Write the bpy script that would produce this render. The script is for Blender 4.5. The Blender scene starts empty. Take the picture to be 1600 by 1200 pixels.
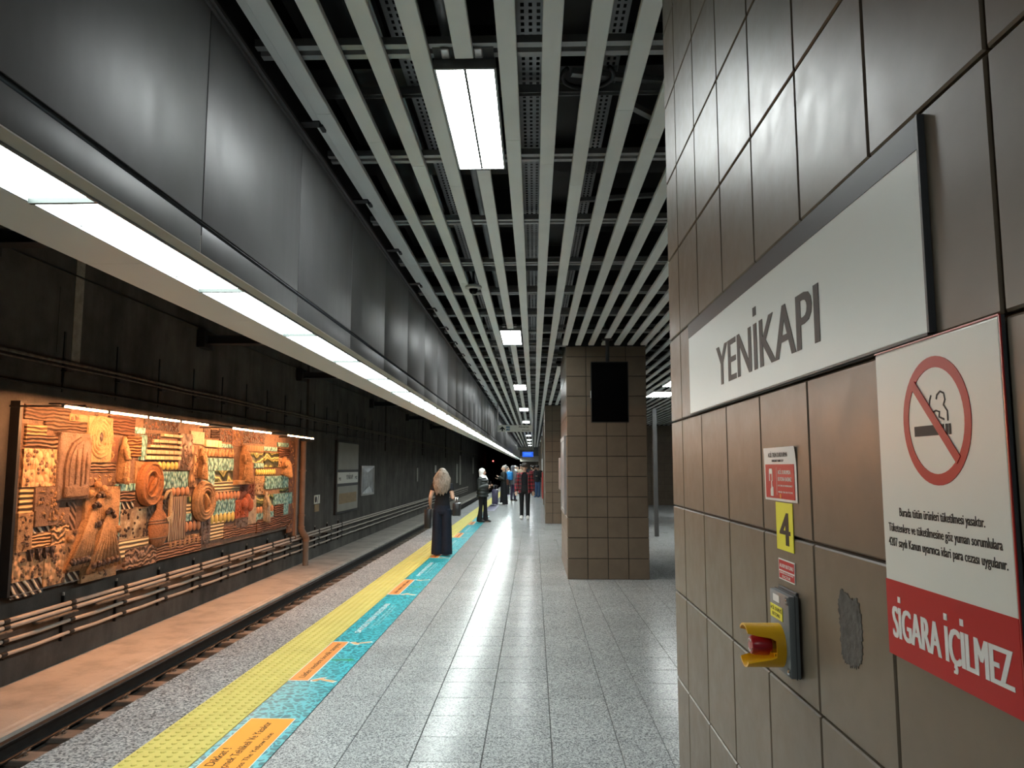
import bpy, bmesh, math, random
from mathutils import Vector, Matrix
random.seed(7)
scene = bpy.context.scene
COL = scene.collection
R = math.radians

# ------------------------------------------------------------------ camera, world, exposure
cam_data = bpy.data.cameras.new('camera')
cam = bpy.data.objects.new('camera', cam_data)
COL.objects.link(cam)
cam.location = (0, 0, 1.637)
cam.rotation_euler = (math.pi / 2 + 0.1082, 0, 0.0285)
cam_data.sensor_fit = 'HORIZONTAL'
cam_data.sensor_width = 36
cam_data.lens = 36 * 1197 / 1600
cam_data.clip_start = 0.02
cam_data.clip_end = 300
scene.camera = cam
world = bpy.data.worlds.new('underground')
scene.world = world
world.use_nodes = True
world.node_tree.nodes['Background'].inputs[0].default_value = (0.5, 0.55, 0.6, 1)
world.node_tree.nodes['Background'].inputs[1].default_value = 0.0
vs = scene.view_settings
vs.view_transform = 'Standard'
vs.look = 'None'
vs.gamma = 1
vs.use_curve_mapping = False
vs.exposure = 1.0
STRIP_POWER = 15.0     # light strip under the bulkhead
CEIL_POWER = 17.0      # ceiling light panels
MURAL_POWER = 255.0     # warm tubes over the mural

# ------------------------------------------------------------------ helpers
class MB:
    """collects vertices and faces in world coordinates"""
    def __init__(s): s.v = []; s.f = []
    def add(s, vs, fs):
        o = len(s.v); s.v += [tuple(p) for p in vs]; s.f += [tuple(i + o for i in f) for f in fs]; return s
    def box(s, x0, x1, y0, y1, z0, z1):
        return s.add([(x0,y0,z0),(x1,y0,z0),(x1,y1,z0),(x0,y1,z0),(x0,y0,z1),(x1,y0,z1),(x1,y1,z1),(x0,y1,z1)],
                     [(0,3,2,1),(4,5,6,7),(0,1,5,4),(1,2,6,5),(2,3,7,6),(3,0,4,7)])
    def cbox(s, x0, x1, y0, y1, z0, z1, c):
        """box with all its edges chamfered"""
        b = bmesh.new()
        bmesh.ops.create_cube(b, size=1)
        for q in b.verts:
            q.co = Vector(((x0+x1)/2 + q.co.x*(x1-x0), (y0+y1)/2 + q.co.y*(y1-y0), (z0+z1)/2 + q.co.z*(z1-z0)))
        bmesh.ops.bevel(b, geom=list(b.edges), offset=c, segments=2, affect='EDGES', profile=.5)
        b.verts.index_update()
        s.add([q.co[:] for q in b.verts], [[q.index for q in f.verts] for f in b.faces]); b.free(); return s
    def prism(s, poly, o, u, v, n, t0, t1):
        """polygon (list of 2-d points) in the plane o + a*u + b*v, from t0 to t1 along n"""
        o, u, v, n = map(Vector, (o, u, v, n)); k = len(poly)
        A = [o + u*a + v*b + n*t0 for a, b in poly]; B = [o + u*a + v*b + n*t1 for a, b in poly]
        return s.add([p[:] for p in A + B], [tuple(range(k-1, -1, -1)), tuple(range(k, 2*k))] + [(i, (i+1) % k, k+(i+1) % k, k+i) for i in range(k)])
    def loft(s, pts, rad, n=10, caps=True, ph=0.0):
        """tube through pts; rad: radius or (a, b) per point"""
        P = [Vector(p) for p in pts]; m = len(P); rings = []
        ax0 = None
        for i, p in enumerate(P):
            t = (P[min(i+1, m-1)] - P[max(i-1, 0)]).normalized()
            ref = Vector((1, 0, 0)) if abs(t.x) < .8 and abs(t.z) > .5 else (Vector((0, 0, 1)) if abs(t.z) < .9 else Vector((1, 0, 0)))
            if abs(t.z) > .5: ax = (ref - t*ref.dot(t)).normalized()
            else: ax = t.cross(Vector((0, 0, 1))).normalized()
            if ax0 is not None and ax.dot(ax0) < 0: ax = -ax
            ax0 = ax; by = t.cross(ax)
            r = rad[i] if isinstance(rad, (list, tuple)) else rad
            a, b = r if isinstance(r, (list, tuple)) else (r, r)
            rings.append([p + ax*a*math.cos(ph + 2*math.pi*k/n) + by*b*math.sin(ph + 2*math.pi*k/n) for k in range(n)])
        vs = [q[:] for rg in rings for q in rg]; fs = []
        for i in range(m-1):
            for k in range(n): fs.append((i*n+k, i*n+(k+1) % n, (i+1)*n+(k+1) % n, (i+1)*n+k))
        if caps: fs.append(tuple(range(n-1, -1, -1))); fs.append(tuple((m-1)*n+k for k in range(n)))
        return s.add(vs, fs)
    def sphere(s, c, r, n=12, m=8):
        rx, ry, rz = r if isinstance(r, (list, tuple)) else (r, r, r)
        vs = [(c[0], c[1], c[2]-rz)]
        for i in range(1, m):
            th = -math.pi/2 + math.pi*i/m
            for k in range(n):
                a = 2*math.pi*k/n
                vs.append((c[0]+rx*math.cos(th)*math.cos(a), c[1]+ry*math.cos(th)*math.sin(a), c[2]+rz*math.sin(th)))
        vs.append((c[0], c[1], c[2]+rz)); L = len(vs)-1; fs = []
        for k in range(n):
            fs.append((0, 1+(k+1) % n, 1+k)); fs.append((L, L-n+k, L-n+(k+1) % n))
        for i in range(m-2):
            for k in range(n): fs.append((1+i*n+k, 1+i*n+(k+1) % n, 1+(i+1)*n+(k+1) % n, 1+(i+1)*n+k))
        return s.add(vs, fs)
    def lathe(s, prof, o, axis, n=24, closed=False):
        """profile [(radius, height)] turned about axis through o"""
        o = Vector(o); a = Vector(axis).normalized()
        u = a.cross(Vector((0, 0, 1)) if abs(a.z) < .9 else Vector((1, 0, 0))).normalized(); w = a.cross(u)
        m = len(prof)
        vs = [(o + a*h + (u*math.cos(2*math.pi*k/n) + w*math.sin(2*math.pi*k/n))*r)[:] for r, h in prof for k in range(n)]
        fs = []
        for i in range(m if closed else m-1):
            j = (i+1) % m
            for k in range(n): fs.append((i*n+k, i*n+(k+1) % n, j*n+(k+1) % n, j*n+k))
        if not closed: fs.append(tuple(range(n-1, -1, -1))); fs.append(tuple((m-1)*n+k for k in range(n)))
        return s.add(vs, fs)

def mesh_of(name, mb, mat, smooth=False, off=(0, 0, 0)):
    me = bpy.data.meshes.new(name)
    ox, oy, oz = off
    me.from_pydata([(x-ox, y-oy, z-oz) for x, y, z in mb.v], [], mb.f)
    b = bmesh.new(); b.from_mesh(me); bmesh.ops.recalc_face_normals(b, faces=b.faces); b.to_mesh(me); b.free()
    if smooth:
        me.polygons.foreach_set('use_smooth', [True]*len(me.polygons))
        if smooth != True: me.set_sharp_from_angle(angle=R(smooth))
    if mat: me.materials.append(mat)
    return me

def link(name, me, loc=(0, 0, 0), parent=None):
    o = bpy.data.objects.new(name, me); COL.objects.link(o); o.location = loc
    if parent: o.parent = parent
    return o

def wloc(o):
    p = Vector((0, 0, 0))
    while o: p += Vector(o.location); o = o.parent
    return p

def part(name, mb, mat, parent, smooth=False):
    """mesh given in world coordinates as a child of an unrotated parent"""
    c = [0, 0, 0]
    for i in range(3):
        q = [p[i] for p in mb.v]; c[i] = (min(q)+max(q))/2
    w = wloc(parent)
    return link(name, mesh_of(name, mb, mat, smooth, c), (c[0]-w.x, c[1]-w.y, c[2]-w.z), parent)

def tag(o, label=None, cat=None, group=None, kind=None):
    if label: o['label'] = label
    if cat: o['category'] = cat
    if group: o['group'] = group
    if kind: o['kind'] = kind
    return o

def thing(name, label, cat, loc, group=None):
    o = bpy.data.objects.new(name, None); COL.objects.link(o); o.location = loc; o.empty_display_size = .1
    return tag(o, label, cat, group)

def solo(name, mb, mat, label, cat, group=None, smooth=False):
    """a thing that is one mesh, its origin at its base"""
    c = [0, 0, 0]
    for i in range(3):
        q = [p[i] for p in mb.v]; c[i] = (min(q)+max(q))/2 if i < 2 else min(q)
    return tag(link(name, mesh_of(name, mb, mat, smooth, c), c), label, cat, group)

def struct(name, mb, mat, label=None, smooth=False):
    c = [0, 0, 0]
    for i in range(3):
        q = [p[i] for p in mb.v]; c[i] = (min(q)+max(q))/2 if i < 2 else min(q)
    return tag(link(name, mesh_of(name, mb, mat, smooth, c), c), label, kind='structure')

def sroot(name, label, loc=(0, 0, 0)):
    o = bpy.data.objects.new(name, None); COL.objects.link(o); o.location = loc
    return tag(o, label, kind='structure')

# a scene of its own for evaluating text and remesh modifiers cheaply
TMP = bpy.data.scenes.new('workbench')
def evaluated(ob):
    TMP.collection.objects.link(ob)
    vl = TMP.view_layers[0]; vl.update(); dg = vl.depsgraph
    me = bpy.data.meshes.new_from_object(ob.evaluated_get(dg))
    TMP.collection.objects.unlink(ob)
    d = ob.data; bpy.data.objects.remove(ob)
    return me

def glyphs(s, bold):
    cu = bpy.data.curves.new('glyphs', 'FONT'); cu.body = s; cu.size = 1; cu.offset = bold; cu.resolution_u = 3
    cu.extrude = .05
    me = evaluated(bpy.data.objects.new('glyphs', cu))
    P = [q.co.copy() for q in me.vertices]; F = [list(p.vertices) for p in me.polygons]
    bpy.data.meshes.remove(me); bpy.data.curves.remove(cu)
    return P, F

def text_mb(s, o, u, v, width, height, thick=.0006, bold=0.0, fat=0.0, lift=0.0):
    """lettering as thin solid glyphs: baseline start o, reading along u, letters upright along v; width and cap height in metres"""
    fat = fat or bold*1.6; bold = 0.0
    P, F = glyphs(s.replace('İ', 'I'), bold)
    for i, ch in enumerate(s):                      # dotted capital I: a plain I with its own dot
        if ch != 'İ': continue
        gi, _ = glyphs('I', bold); wI = max(p.x for p in gi)-min(p.x for p in gi)
        gp, _ = glyphs(s[:i+1].replace('İ', 'I'), bold); xr = max(p.x for p in gp); xl = xr-wI; k = len(P)
        for z in (-.05, .05):
            for a, b in ((xl, .80), (xr, .80), (xr, .93), (xl, .93)): P.append(Vector((a, b, z)))
        F += [[k, k+3, k+2, k+1], [k+4, k+5, k+6, k+7]] + [[k+j, k+(j+1) % 4, k+4+(j+1) % 4, k+4+j] for j in range(4)]
    if fat:
        P0, F0 = list(P), list(F); n0 = len(P0)
        for j, sh in enumerate((-fat, fat)):
            P += [p+Vector((sh, 0, .002*(j+1) if p.z > 0 else 0)) for p in P0]; F += [[q+n0*(j+1) for q in f] for f in F0]
    x0 = min(p.x for p in P); x1 = max(p.x for p in P)
    cap = .729
    o, u, v = Vector(o), Vector(u).normalized(), Vector(v).normalized(); n = u.cross(v)
    sx = width/(x1-x0) if width else height/cap
    m = MB()
    m.add([(o + u*((p.x-x0)*sx) + v*(p.y*height/cap) + n*((p.z+.05)/.1*thick + lift))[:] for p in P], F)
    return m

def remesh(mb, voxel, smooth=3):
    me = bpy.data.meshes.new('shape'); me.from_pydata(mb.v, [], mb.f)
    b = bmesh.new(); b.from_mesh(me); bmesh.ops.recalc_face_normals(b, faces=b.faces); b.to_mesh(me); b.free()
    ob = bpy.data.objects.new('shape', me)
    md = ob.modifiers.new('r', 'REMESH'); md.mode = 'VOXEL'; md.voxel_size = voxel
    if smooth:
        sm = ob.modifiers.new('s', 'SMOOTH'); sm.iterations = smooth; sm.factor = .5
    out = evaluated(ob); bpy.data.meshes.remove(me)
    out.polygons.foreach_set('use_smooth', [True]*len(out.polygons))
    return out

# ------------------------------------------------------------------ materials
def nt(name):
    m = bpy.data.materials.new(name); m.use_nodes = True
    t = m.node_tree; t.nodes.clear()
    out = t.nodes.new('ShaderNodeOutputMaterial'); b = t.nodes.new('ShaderNodeBsdfPrincipled')
    t.links.new(b.outputs[0], out.inputs[0])
    return m, t, b
def N(t, typ, **k):
    n = t.nodes.new(typ)
    for a, v in k.items():
        if a.startswith('i_'):
            key = a[2:]; n.inputs[int(key) if key.isdigit() else key.replace('_', ' ')].default_value = v
        else: setattr(n, a, v)
    return n
def ramp(t, src, stops):
    r = N(t, 'ShaderNodeValToRGB'); e = r.color_ramp.elements
    while len(e) < len(stops): e.new(.5)
    for q, (p, c) in zip(e, stops):
        q.position = p; q.color = (*c, 1) if len(c) == 3 else c
    t.links.new(src, r.inputs[0]); return r.outputs[0]
def pos(t, scale=(1, 1, 1)):
    g = N(t, 'ShaderNodeNewGeometry'); m = N(t, 'ShaderNodeMapping'); m.inputs['Scale'].default_value = scale
    t.links.new(g.outputs['Position'], m.inputs[0]); return m.outputs[0]
def noise(t, vec, scale, detail=3, rough=.5, dist=0):
    n = N(t, 'ShaderNodeTexNoise', i_Scale=scale, i_Detail=detail, i_Roughness=rough, i_Distortion=dist)
    t.links.new(vec, n.inputs['Vector']); return n.outputs[0]
def mixc(t, fac, a, b, mode='MIX'):
    m = N(t, 'ShaderNodeMix', data_type='RGBA', blend_type=mode)
    for s, x in ((m.inputs[0], fac), (m.inputs[6], a), (m.inputs[7], b)):
        if hasattr(x, 'links') or hasattr(x, 'is_linked'): t.links.new(x, s)
        else: s.default_value = x if isinstance(x, (int, float)) else (*x, 1)
    return m.outputs[2]
def bump(t, b, h, strength=.3, dist=.01):
    n = N(t, 'ShaderNodeBump', i_Strength=strength, i_Distance=dist); t.links.new(h, n.inputs['Height']); t.links.new(n.outputs[0], b.inputs['Normal'])
def math_(t, op, a, b=None):
    n = N(t, 'ShaderNodeMath', operation=op)
    for s, x in ((n.inputs[0], a), (n.inputs[1], b)):
        if x is None: continue
        if isinstance(x, (int, float)): s.default_value = x
        else: t.links.new(x, s)
    return n.outputs[0]

def plain(name, col, rough=.5, metal=0.0, var=.12, scale=6, bumps=0, bscale=40, spec=.5, stretch=(1, 1, 1), rnd=0):
    """a painted / plastic / metal surface: colour with soft mottling, optional fine relief and per-object tone"""
    m, t, b = nt(name)
    p = pos(t, stretch)
    n = noise(t, p, scale, 4)
    c = ramp(t, n, [(.25, tuple(x*(1-var) for x in col)), (.75, tuple(min(1, x*(1+var)) for x in col))])
    if rnd:
        oi = N(t, 'ShaderNodeObjectInfo')
        f = math_(t, 'ADD', math_(t, 'MULTIPLY', oi.outputs['Random'], 2*rnd), 1-rnd)
        hs = N(t, 'ShaderNodeHueSaturation'); t.links.new(c, hs.inputs['Color']); t.links.new(f, hs.inputs['Value']); c = hs.outputs[0]
    t.links.new(c, b.inputs['Base Color'])
    b.inputs['Roughness'].default_value = rough; b.inputs['Metallic'].default_value = metal
    b.inputs['Specular IOR Level'].default_value = spec
    if bumps: bump(t, b, noise(t, p, bscale, 4), bumps, .01)
    return m

def emit(name, col, power, base=.8):
    m, t, b = nt(name)
    b.inputs['Base Color'].default_value = (base, base, base, 1); b.inputs['Roughness'].default_value = .4
    b.inputs['Emission Color'].default_value = (*col, 1); b.inputs['Emission Strength'].default_value = power
    return m

def granite(name, a, bcol, c, rough, scale=95):
    m, t, b = nt(name); p = pos(t)
    v = N(t, 'ShaderNodeTexVoronoi', i_Scale=scale); t.links.new(p, v.inputs['Vector'])
    sp = N(t, 'ShaderNodeSeparateColor'); t.links.new(v.outputs['Color'], sp.inputs[0])
    col = ramp(t, sp.outputs[0], [(0, a), (.28, a), (.34, bcol), (.7, bcol), (.78, c), (1, c)])
    d = ramp(t, noise(t, p, 1.3, 4, .6), [(.3, (.93, .93, .93)), (.7, (1.04, 1.04, 1.04))])
    oi = N(t, 'ShaderNodeObjectInfo')
    f = math_(t, 'ADD', math_(t, 'MULTIPLY', oi.outputs['Random'], .12), .94)
    hs = N(t, 'ShaderNodeHueSaturation'); t.links.new(mixc(t, 1.0, col, d, 'MULTIPLY'), hs.inputs['Color']); t.links.new(f, hs.inputs['Value'])
    t.links.new(hs.outputs[0], b.inputs['Base Color'])
    rr = ramp(t, noise(t, p, 3, 3), [(.3, (rough*.93,)*3), (.7, (rough*1.07,)*3)]); t.links.new(rr, b.inputs['Roughness'])
    bump(t, b, noise(t, p, 5, 2), .03, .02)
    b.inputs['IOR'].default_value = 1.22; b.inputs['Specular IOR Level'].default_value = .13
    return m

M_GRANITE = granite('polished_grey_granite', (.165, .17, .175), (.36, .376, .378), (.51, .525, .525), .20, 140)
M_EDGE = granite('flamed_grey_granite', (.10, .105, .11), (.27, .275, .28), (.42, .42, .42), .55, 80)
M_GROUT = plain('dark_grout', (.06, .06, .06), .8)
def brown_tile():
    m, t, b = nt('brown_glazed_tile'); p = pos(t)
    c = ramp(t, noise(t, p, 5, 5, .6), [(.25, (.146, .113, .081)), (.75, (.182, .142, .103))])
    st = noise(t, pos(t, (9, 9, .9)), 3, 4, .6)
    c = mixc(t, ramp(t, st, [(.62, (0, 0, 0)), (.8, (.35, .35, .35))]), c, (.13, .105, .085))
    oi = N(t, 'ShaderNodeObjectInfo'); f = math_(t, 'ADD', math_(t, 'MULTIPLY', oi.outputs['Random'], .10), .95)
    hs = N(t, 'ShaderNodeHueSaturation'); t.links.new(c, hs.inputs['Color']); t.links.new(f, hs.inputs['Value'])
    t.links.new(hs.outputs[0], b.inputs['Base Color'])
    t.links.new(ramp(t, noise(t, p, 14, 5, .65), [(.3, (.33,)*3), (.7, (.43,)*3)]), b.inputs['Roughness'])
    b.inputs['Specular IOR Level'].default_value = .32
    bump(t, b, noise(t, p, 3.0, 2), .12, .01)
    return m
M_TILE = brown_tile()
M_JOINT = plain('black_joint', (.012, .011, .010), .7)
M_SLAT = plain('pale_aluminium_slat', (.80, .83, .81), .42, .0, .05, 3, rnd=.05)
M_RAIL = plain('galvanised_rail', (.27, .28, .28), .42, .6, .15, 8)
M_BLACK = plain('black_painted_steel', (.016, .017, .019), .5, 0, .3, 5)
M_SOFFITVOID = plain('black_ceiling_void', (.010, .010, .011), .9)
M_TRAY = plain('galvanised_cable_tray', (.30, .32, .33), .45, .5, .15, 9)
M_PIPE = plain('grey_conduit', (.30, .31, .315), .45, .3, .15, 5)
def fascia_mat():
    m, t, b = nt('brushed_grey_panel'); p = pos(t, (1, 1, .06))
    s = noise(t, p, 14, 5, .6)
    c = ramp(t, s, [(.25, (.14, .14, .143)), (.75, (.17, .17, .173))])
    d = ramp(t, noise(t, pos(t), 2.2, 5, .65), [(.35, (.9, .9, .9)), (.65, (1.04, 1.04, 1.05))])
    t.links.new(mixc(t, 1.0, c, d, 'MULTIPLY'), b.inputs['Base Color'])
    b.inputs['Metallic'].default_value = .30
    t.links.new(ramp(t, s, [(.3, (.42,)*3), (.7, (.52,)*3)]), b.inputs['Roughness'])
    bump(t, b, noise(t, pos(t, (1, 1, .15)), 3.5, 2), .05, .012)
    return m
M_FASCIA = fascia_mat()
M_WHITE = plain('white_enamel', (.62, .62, .60), .45, 0, .03, 2)
M_SOFFIT = plain('white_soffit_panel', (.62, .595, .57), .5, 0, .04, 1.5)
M_TRIM = plain('beige_trim', (.42, .39, .34), .5, 0, .08, 6)
M_STRIP = emit('strip_light_diffuser', (.90, 1.0, .97), STRIP_POWER)
M_LAMP = emit('ceiling_light_diffuser', (.95, 1.0, .99), CEIL_POWER)
M_MTUBE = emit('warm_tube', (1.0, .43, .17), MURAL_POWER)
def concrete(name, a, bcol, sc=1.2, rough=.85):
    m, t, b = nt(name); p = pos(t)
    n1 = noise(t, p, sc, 8, .65); n2 = noise(t, pos(t, (1, 1, .12)), 2.2, 5, .6)
    c = ramp(t, n1, [(.3, a), (.7, bcol)])
    c = mixc(t, ramp(t, n2, [(.45, (0, 0, 0)), (.75, (.6, .6, .6))]), c, tuple(x*.45 for x in a))
    t.links.new(c, b.inputs['Base Color']); b.inputs['Roughness'].default_value = rough
    b.inputs['Specular IOR Level'].default_value = .25
    bump(t, b, noise(t, p, 30, 6, .7), .5, .01)
    return m
M_TUNNEL = concrete('sooty_concrete', (.056, .052, .048), (.135, .126, .115))
M_STAIN = concrete('limescale_stain', (.26, .235, .20), (.42, .38, .32), 9)
M_SLAB = concrete('trackside_concrete', (.48, .44, .40), (.58, .54, .49), .5)
M_SLEEPER = concrete('concrete_sleeper', (.20, .165, .14), (.28, .235, .20), 6)
M_BALLAST = concrete('track_bed', (.030, .028, .026), (.06, .056, .05), 12)
M_STEELRAIL = plain('dark_rail_steel', (.020, .018, .017), .55, .4, .3, 8)
M_RAILTOP = plain('rail_head', (.10, .09, .085), .35, .8, .2, 10)
def yellow_mat():
    m, t, b = nt('yellow_tactile_rubber'); p = pos(t)
    c = ramp(t, noise(t, p, 3.5, 6, .65), [(.3, (.52, .455, .115)), (.7, (.62, .55, .15))])
    c = mixc(t, ramp(t, noise(t, p, 26, 5, .7), [(.6, (0, 0, 0)), (.75, (.5, .5, .5))]), c, (.40, .35, .12))
    t.links.new(c, b.inputs['Base Color']); b.inputs['Roughness'].default_value = .55
    return m
M_YELLOW = yellow_mat()
def teal_mat(name, dark, light):
    m, t, b = nt(name)
    p = pos(t); ns = N(t, 'ShaderNodeTexNoise', i_Scale=9, i_Detail=2); t.links.new(p, ns.inputs['Vector'])
    w = N(t, 'ShaderNodeVectorMath', operation='SCALE'); t.links.new(ns.outputs['Color'], w.inputs[0]); w.inputs['Scale'].default_value = .14
    a = N(t, 'ShaderNodeVectorMath', operation='ADD'); t.links.new(p, a.inputs[0]); t.links.new(w.outputs[0], a.inputs[1])
    v = N(t, 'ShaderNodeTexVoronoi', feature='DISTANCE_TO_EDGE', i_Scale=17); t.links.new(a.outputs[0], v.inputs['Vector'])
    c = ramp(t, v.outputs['Distance'], [(0, light), (.07, light), (.16, dark), (.5, tuple(x*.85 for x in dark))])
    t.links.new(c, b.inputs['Base Color']); b.inputs['Roughness'].default_value = .35
    return m
M_TEAL = teal_mat('teal_water_print', (.004, .20, .25), (.06, .52, .60))
M_PURPLE = teal_mat('violet_water_print', (.035, .028, .085), (.12, .11, .2))
M_ORANGE = plain('orange_print', (.86, .33, .035), .4, 0, .04, 3)
M_TAN = plain('tan_arrow_print', (.74, .40, .16), .4)
M_GREEN = plain('green_arrow_print', (.02, .30, .12), .4)
M_PRINTW = plain('white_print', (.78, .78, .76), .4, 0, .02)
M_PRINTK = plain('black_print', (.012, .011, .010), .5, spec=.2)
M_RED = plain('red_print', (.50, .010, .016), .4, 0, .04, 4, spec=.25)
M_REDD = plain('dark_red_print', (.50, .03, .03), .3)
M_SIGNW = plain('white_sign_enamel', (.76, .80, .775), .35, 0, .02, 2, spec=.3)
M_SIGNW2 = plain('ivory_sign_board', (.78, .78, .72), .35, 0, .02, 2, spec=.3)
M_SIGNDK = plain('dark_slate_enamel', (.030, .034, .038), .4, spec=.3)
M_LETTER = plain('charcoal_lettering', (.022, .025, .027), .5, spec=.2)
M_YEL = plain('yellow_label', (.80, .74, .03), .4, 0, .03)
M_SAFETY = plain('safety_yellow_plastic', (.80, .42, .008), .32, 0, .04)
M_BTN = plain('red_plastic_button', (.34, .008, .02), .28)
M_BOX = plain('grey_plastic_box', (.16, .18, .19), .4, 0, .05)
M_BOXD = plain('dark_grey_gasket', (.05, .055, .06), .5)
M_CHROME = plain('chrome', (.6, .6, .6), .2, 1)
M_SMUDGE = plain('grey_mortar_patch', (.085, .075, .065), .9, 0, .4, 45, .5, 60)
M_SCREEN = plain('black_glass_screen', (.002, .002, .0025), .2, spec=.15)
M_FRAME = plain('aluminium_frame', (.5, .5, .5), .3, .8)
M_HALL = emit('hall_light_diffuser', (.95, 1.0, .98), 18.0)
M_CABLEY = plain('dull_yellow_cable', (.30, .22, .04), .5)
M_CLIP = plain('rusty_clip', (.20, .16, .13), .5, .4, .3, 20)
M_WALLPIPE = plain('pale_painted_pipe', (.48, .43, .38), .4, 0, .12, 6)
M_DUSTY = plain('dusty_cable', (.15, .125, .10), .9, 0, .4, 14, .5, 30)
M_BEAM = plain('dark_blue_grey_steel', (.022, .027, .034), .6, 0, .2, 4)
M_RUST = plain('brown_enamelled_pipe', (.30, .19, .13), .45, 0, .2, 5)
M_RUSTG = plain('grey_brown_pipe', (.22, .185, .155), .5, 0, .2, 5)
M_PANELD = plain('dull_pale_panel', (.30, .29, .25), .5, 0, .08, 2)
M_TANPIC = plain('tan_printed_picture', (.28, .19, .09), .5, 0, .3, 8)
M_POSTERG = plain('silvery_poster', (.36, .38, .40), .3, .2, .4, 4)
M_SIGRED = emit('red_signal', (1.0, .12, .10), 3, .02)
M_BLUE = emit('blue_screen', (.004, .075, .55), .8, .02)
M_BLUEL = emit('pale_blue_text', (.06, .25, .75), .9, .02)
M_ORANGE2 = plain('soft_orange_print', (.80, .30, .07), .4, 0, .04, 3)
M_PRINTP = plain('pale_teal_print', (.42, .66, .68), .4)
M_ENDBAR = plain('grey_green_end_bar', (.014, .02, .018), .6)
# ------------------------------------------------------------------ tiles shared between walls and columns
_tc = {}
def tile_mesh(w, h, face, mat, thick=.012, ch=.003):
    """chamfered tile; origin at the middle of its visible face; face: -x, +x, -y, +y, +z"""
    key = (round(w, 4), round(h, 4), face, mat.name, thick)
    if key in _tc: return _tc[key]
    U, V, Nn = {'-x': ((0, -1, 0), (0, 0, 1), (-1, 0, 0)), '+x': ((0, 1, 0), (0, 0, 1), (1, 0, 0)), '-y': ((1, 0, 0), (0, 0, 1), (0, -1, 0)),
                '+y': ((-1, 0, 0), (0, 0, 1), (0, 1, 0)), '+z': ((1, 0, 0), (0, 1, 0), (0, 0, 1))}[face]
    U, V, Nn = Vector(U), Vector(V), Vector(Nn); a, b = w/2, h/2; vs = []
    for (p, q, n) in ((a, b, -thick), (a, b, -ch), (a-ch, b-ch, 0)):
        for su, sv in ((-1, -1), (1, -1), (1, 1), (-1, 1)): vs.append((U*su*p + V*sv*q + Nn*n)[:])
    fs = [(8, 9, 10, 11)]
    for i in range(2):
        for k in range(4): fs.append((i*4+k, i*4+(k+1) % 4, i*4+4+(k+1) % 4, i*4+4+k))
    me = bpy.data.meshes.new('tile'); me.from_pydata(vs, [], fs); me.materials.append(mat)
    _tc[key] = me; return me

def lay(name, parent, face, plane, us, vs_, mat, gap=.005, thick=.012):
    """one tile object per cell of the grid us x vs_ on a plane"""
    base = wloc(parent)
    for u0, u1 in zip(us, us[1:]):
        for v0, v1 in zip(vs_, vs_[1:]):
            me = tile_mesh(u1-u0-gap, v1-v0-gap, face, mat, thick)
            a, b = (u0+u1)/2, (v0+v1)/2
            p = {'x': (plane, a, b), 'y': (a, plane, b), 'z': (a, b, plane)}[face[1]]
            link(name, me, Vector(p)-base, parent)
def lay_joined(name, parent, face, plane, us, vs_, mat, gap=.005, thick=.008, skip=None):
    m = MB()
    for u0, u1 in zip(us, us[1:]):
        for v0, v1 in zip(vs_, vs_[1:]):
            if skip and skip((u0+u1)/2, (v0+v1)/2): continue
            a0, a1, b0, b1 = u0+gap/2, u1-gap/2, v0+gap/2, v1-gap/2
            if face == '-x': m.box(plane, plane+thick, a0, a1, b0, b1)
            elif face == '-y': m.box(a0, a1, plane, plane+thick, b0, b1)
            else: m.add([(a0, b0, plane), (a1, b0, plane), (a1, b1, plane), (a0, b1, plane)], [(0, 1, 2, 3)])
    o = part(name, m, mat, parent); o['kind'] = 'stuff'; return o
def rng(a, b, step):
    out = [a]
    while out[-1] + step < b - 1e-6: out.append(round(out[-1]+step, 5))
    return out + [b]
ZROWS = [0, .3, .6, .9, 1.2, 1.5, 1.8, 2.1, 2.4, 2.7, 3.0, 3.3, 3.46]

# ------------------------------------------------------------------ platform floor
floor = struct('floor', MB().box(-2.79, 9.2, -6, 88, -1.12, -.012), M_GROUT, 'polished grey granite platform floor with square slabs')
XC = [-1.9, -1.5, -1.1, -.7, -.3, .1, .5, .77, 1.17]
XALL = XC + [round(1.17+.4*k, 3) for k in range(1, 21)]
YI = [round(3.27+.4*k, 3) for k in range(37)]
YALL = [round(3.27-.4*k, 3) for k in range(23, 0, -1)] + [round(3.27+.4*k, 3) for k in range(212)]
lay('floor_tile', floor, '+z', 0, XC, YI, M_GRANITE, .004, .010)
lay_joined('far_paving', floor, '+z', 0, XALL, YALL, M_GRANITE, .004, skip=lambda x, y: x < 1.17 and 3.27 < y < YI[-1])
lay('edge_slab', floor, '+z', 0, [-2.82, -2.32], [round(2.0+.8*k, 3) for k in range(51)], M_EDGE, .003, .05)
lay_joined('far_edge_slabs', floor, '+z', 0, [-2.82, -2.32], [-6, -4, -2, 0, 2.0], M_EDGE, .004)
lay_joined('far_edge_slabs', floor, '+z', 0, [-2.82, -2.32], [round(42+.8*k, 3) for k in range(58)], M_EDGE, .004)
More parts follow.
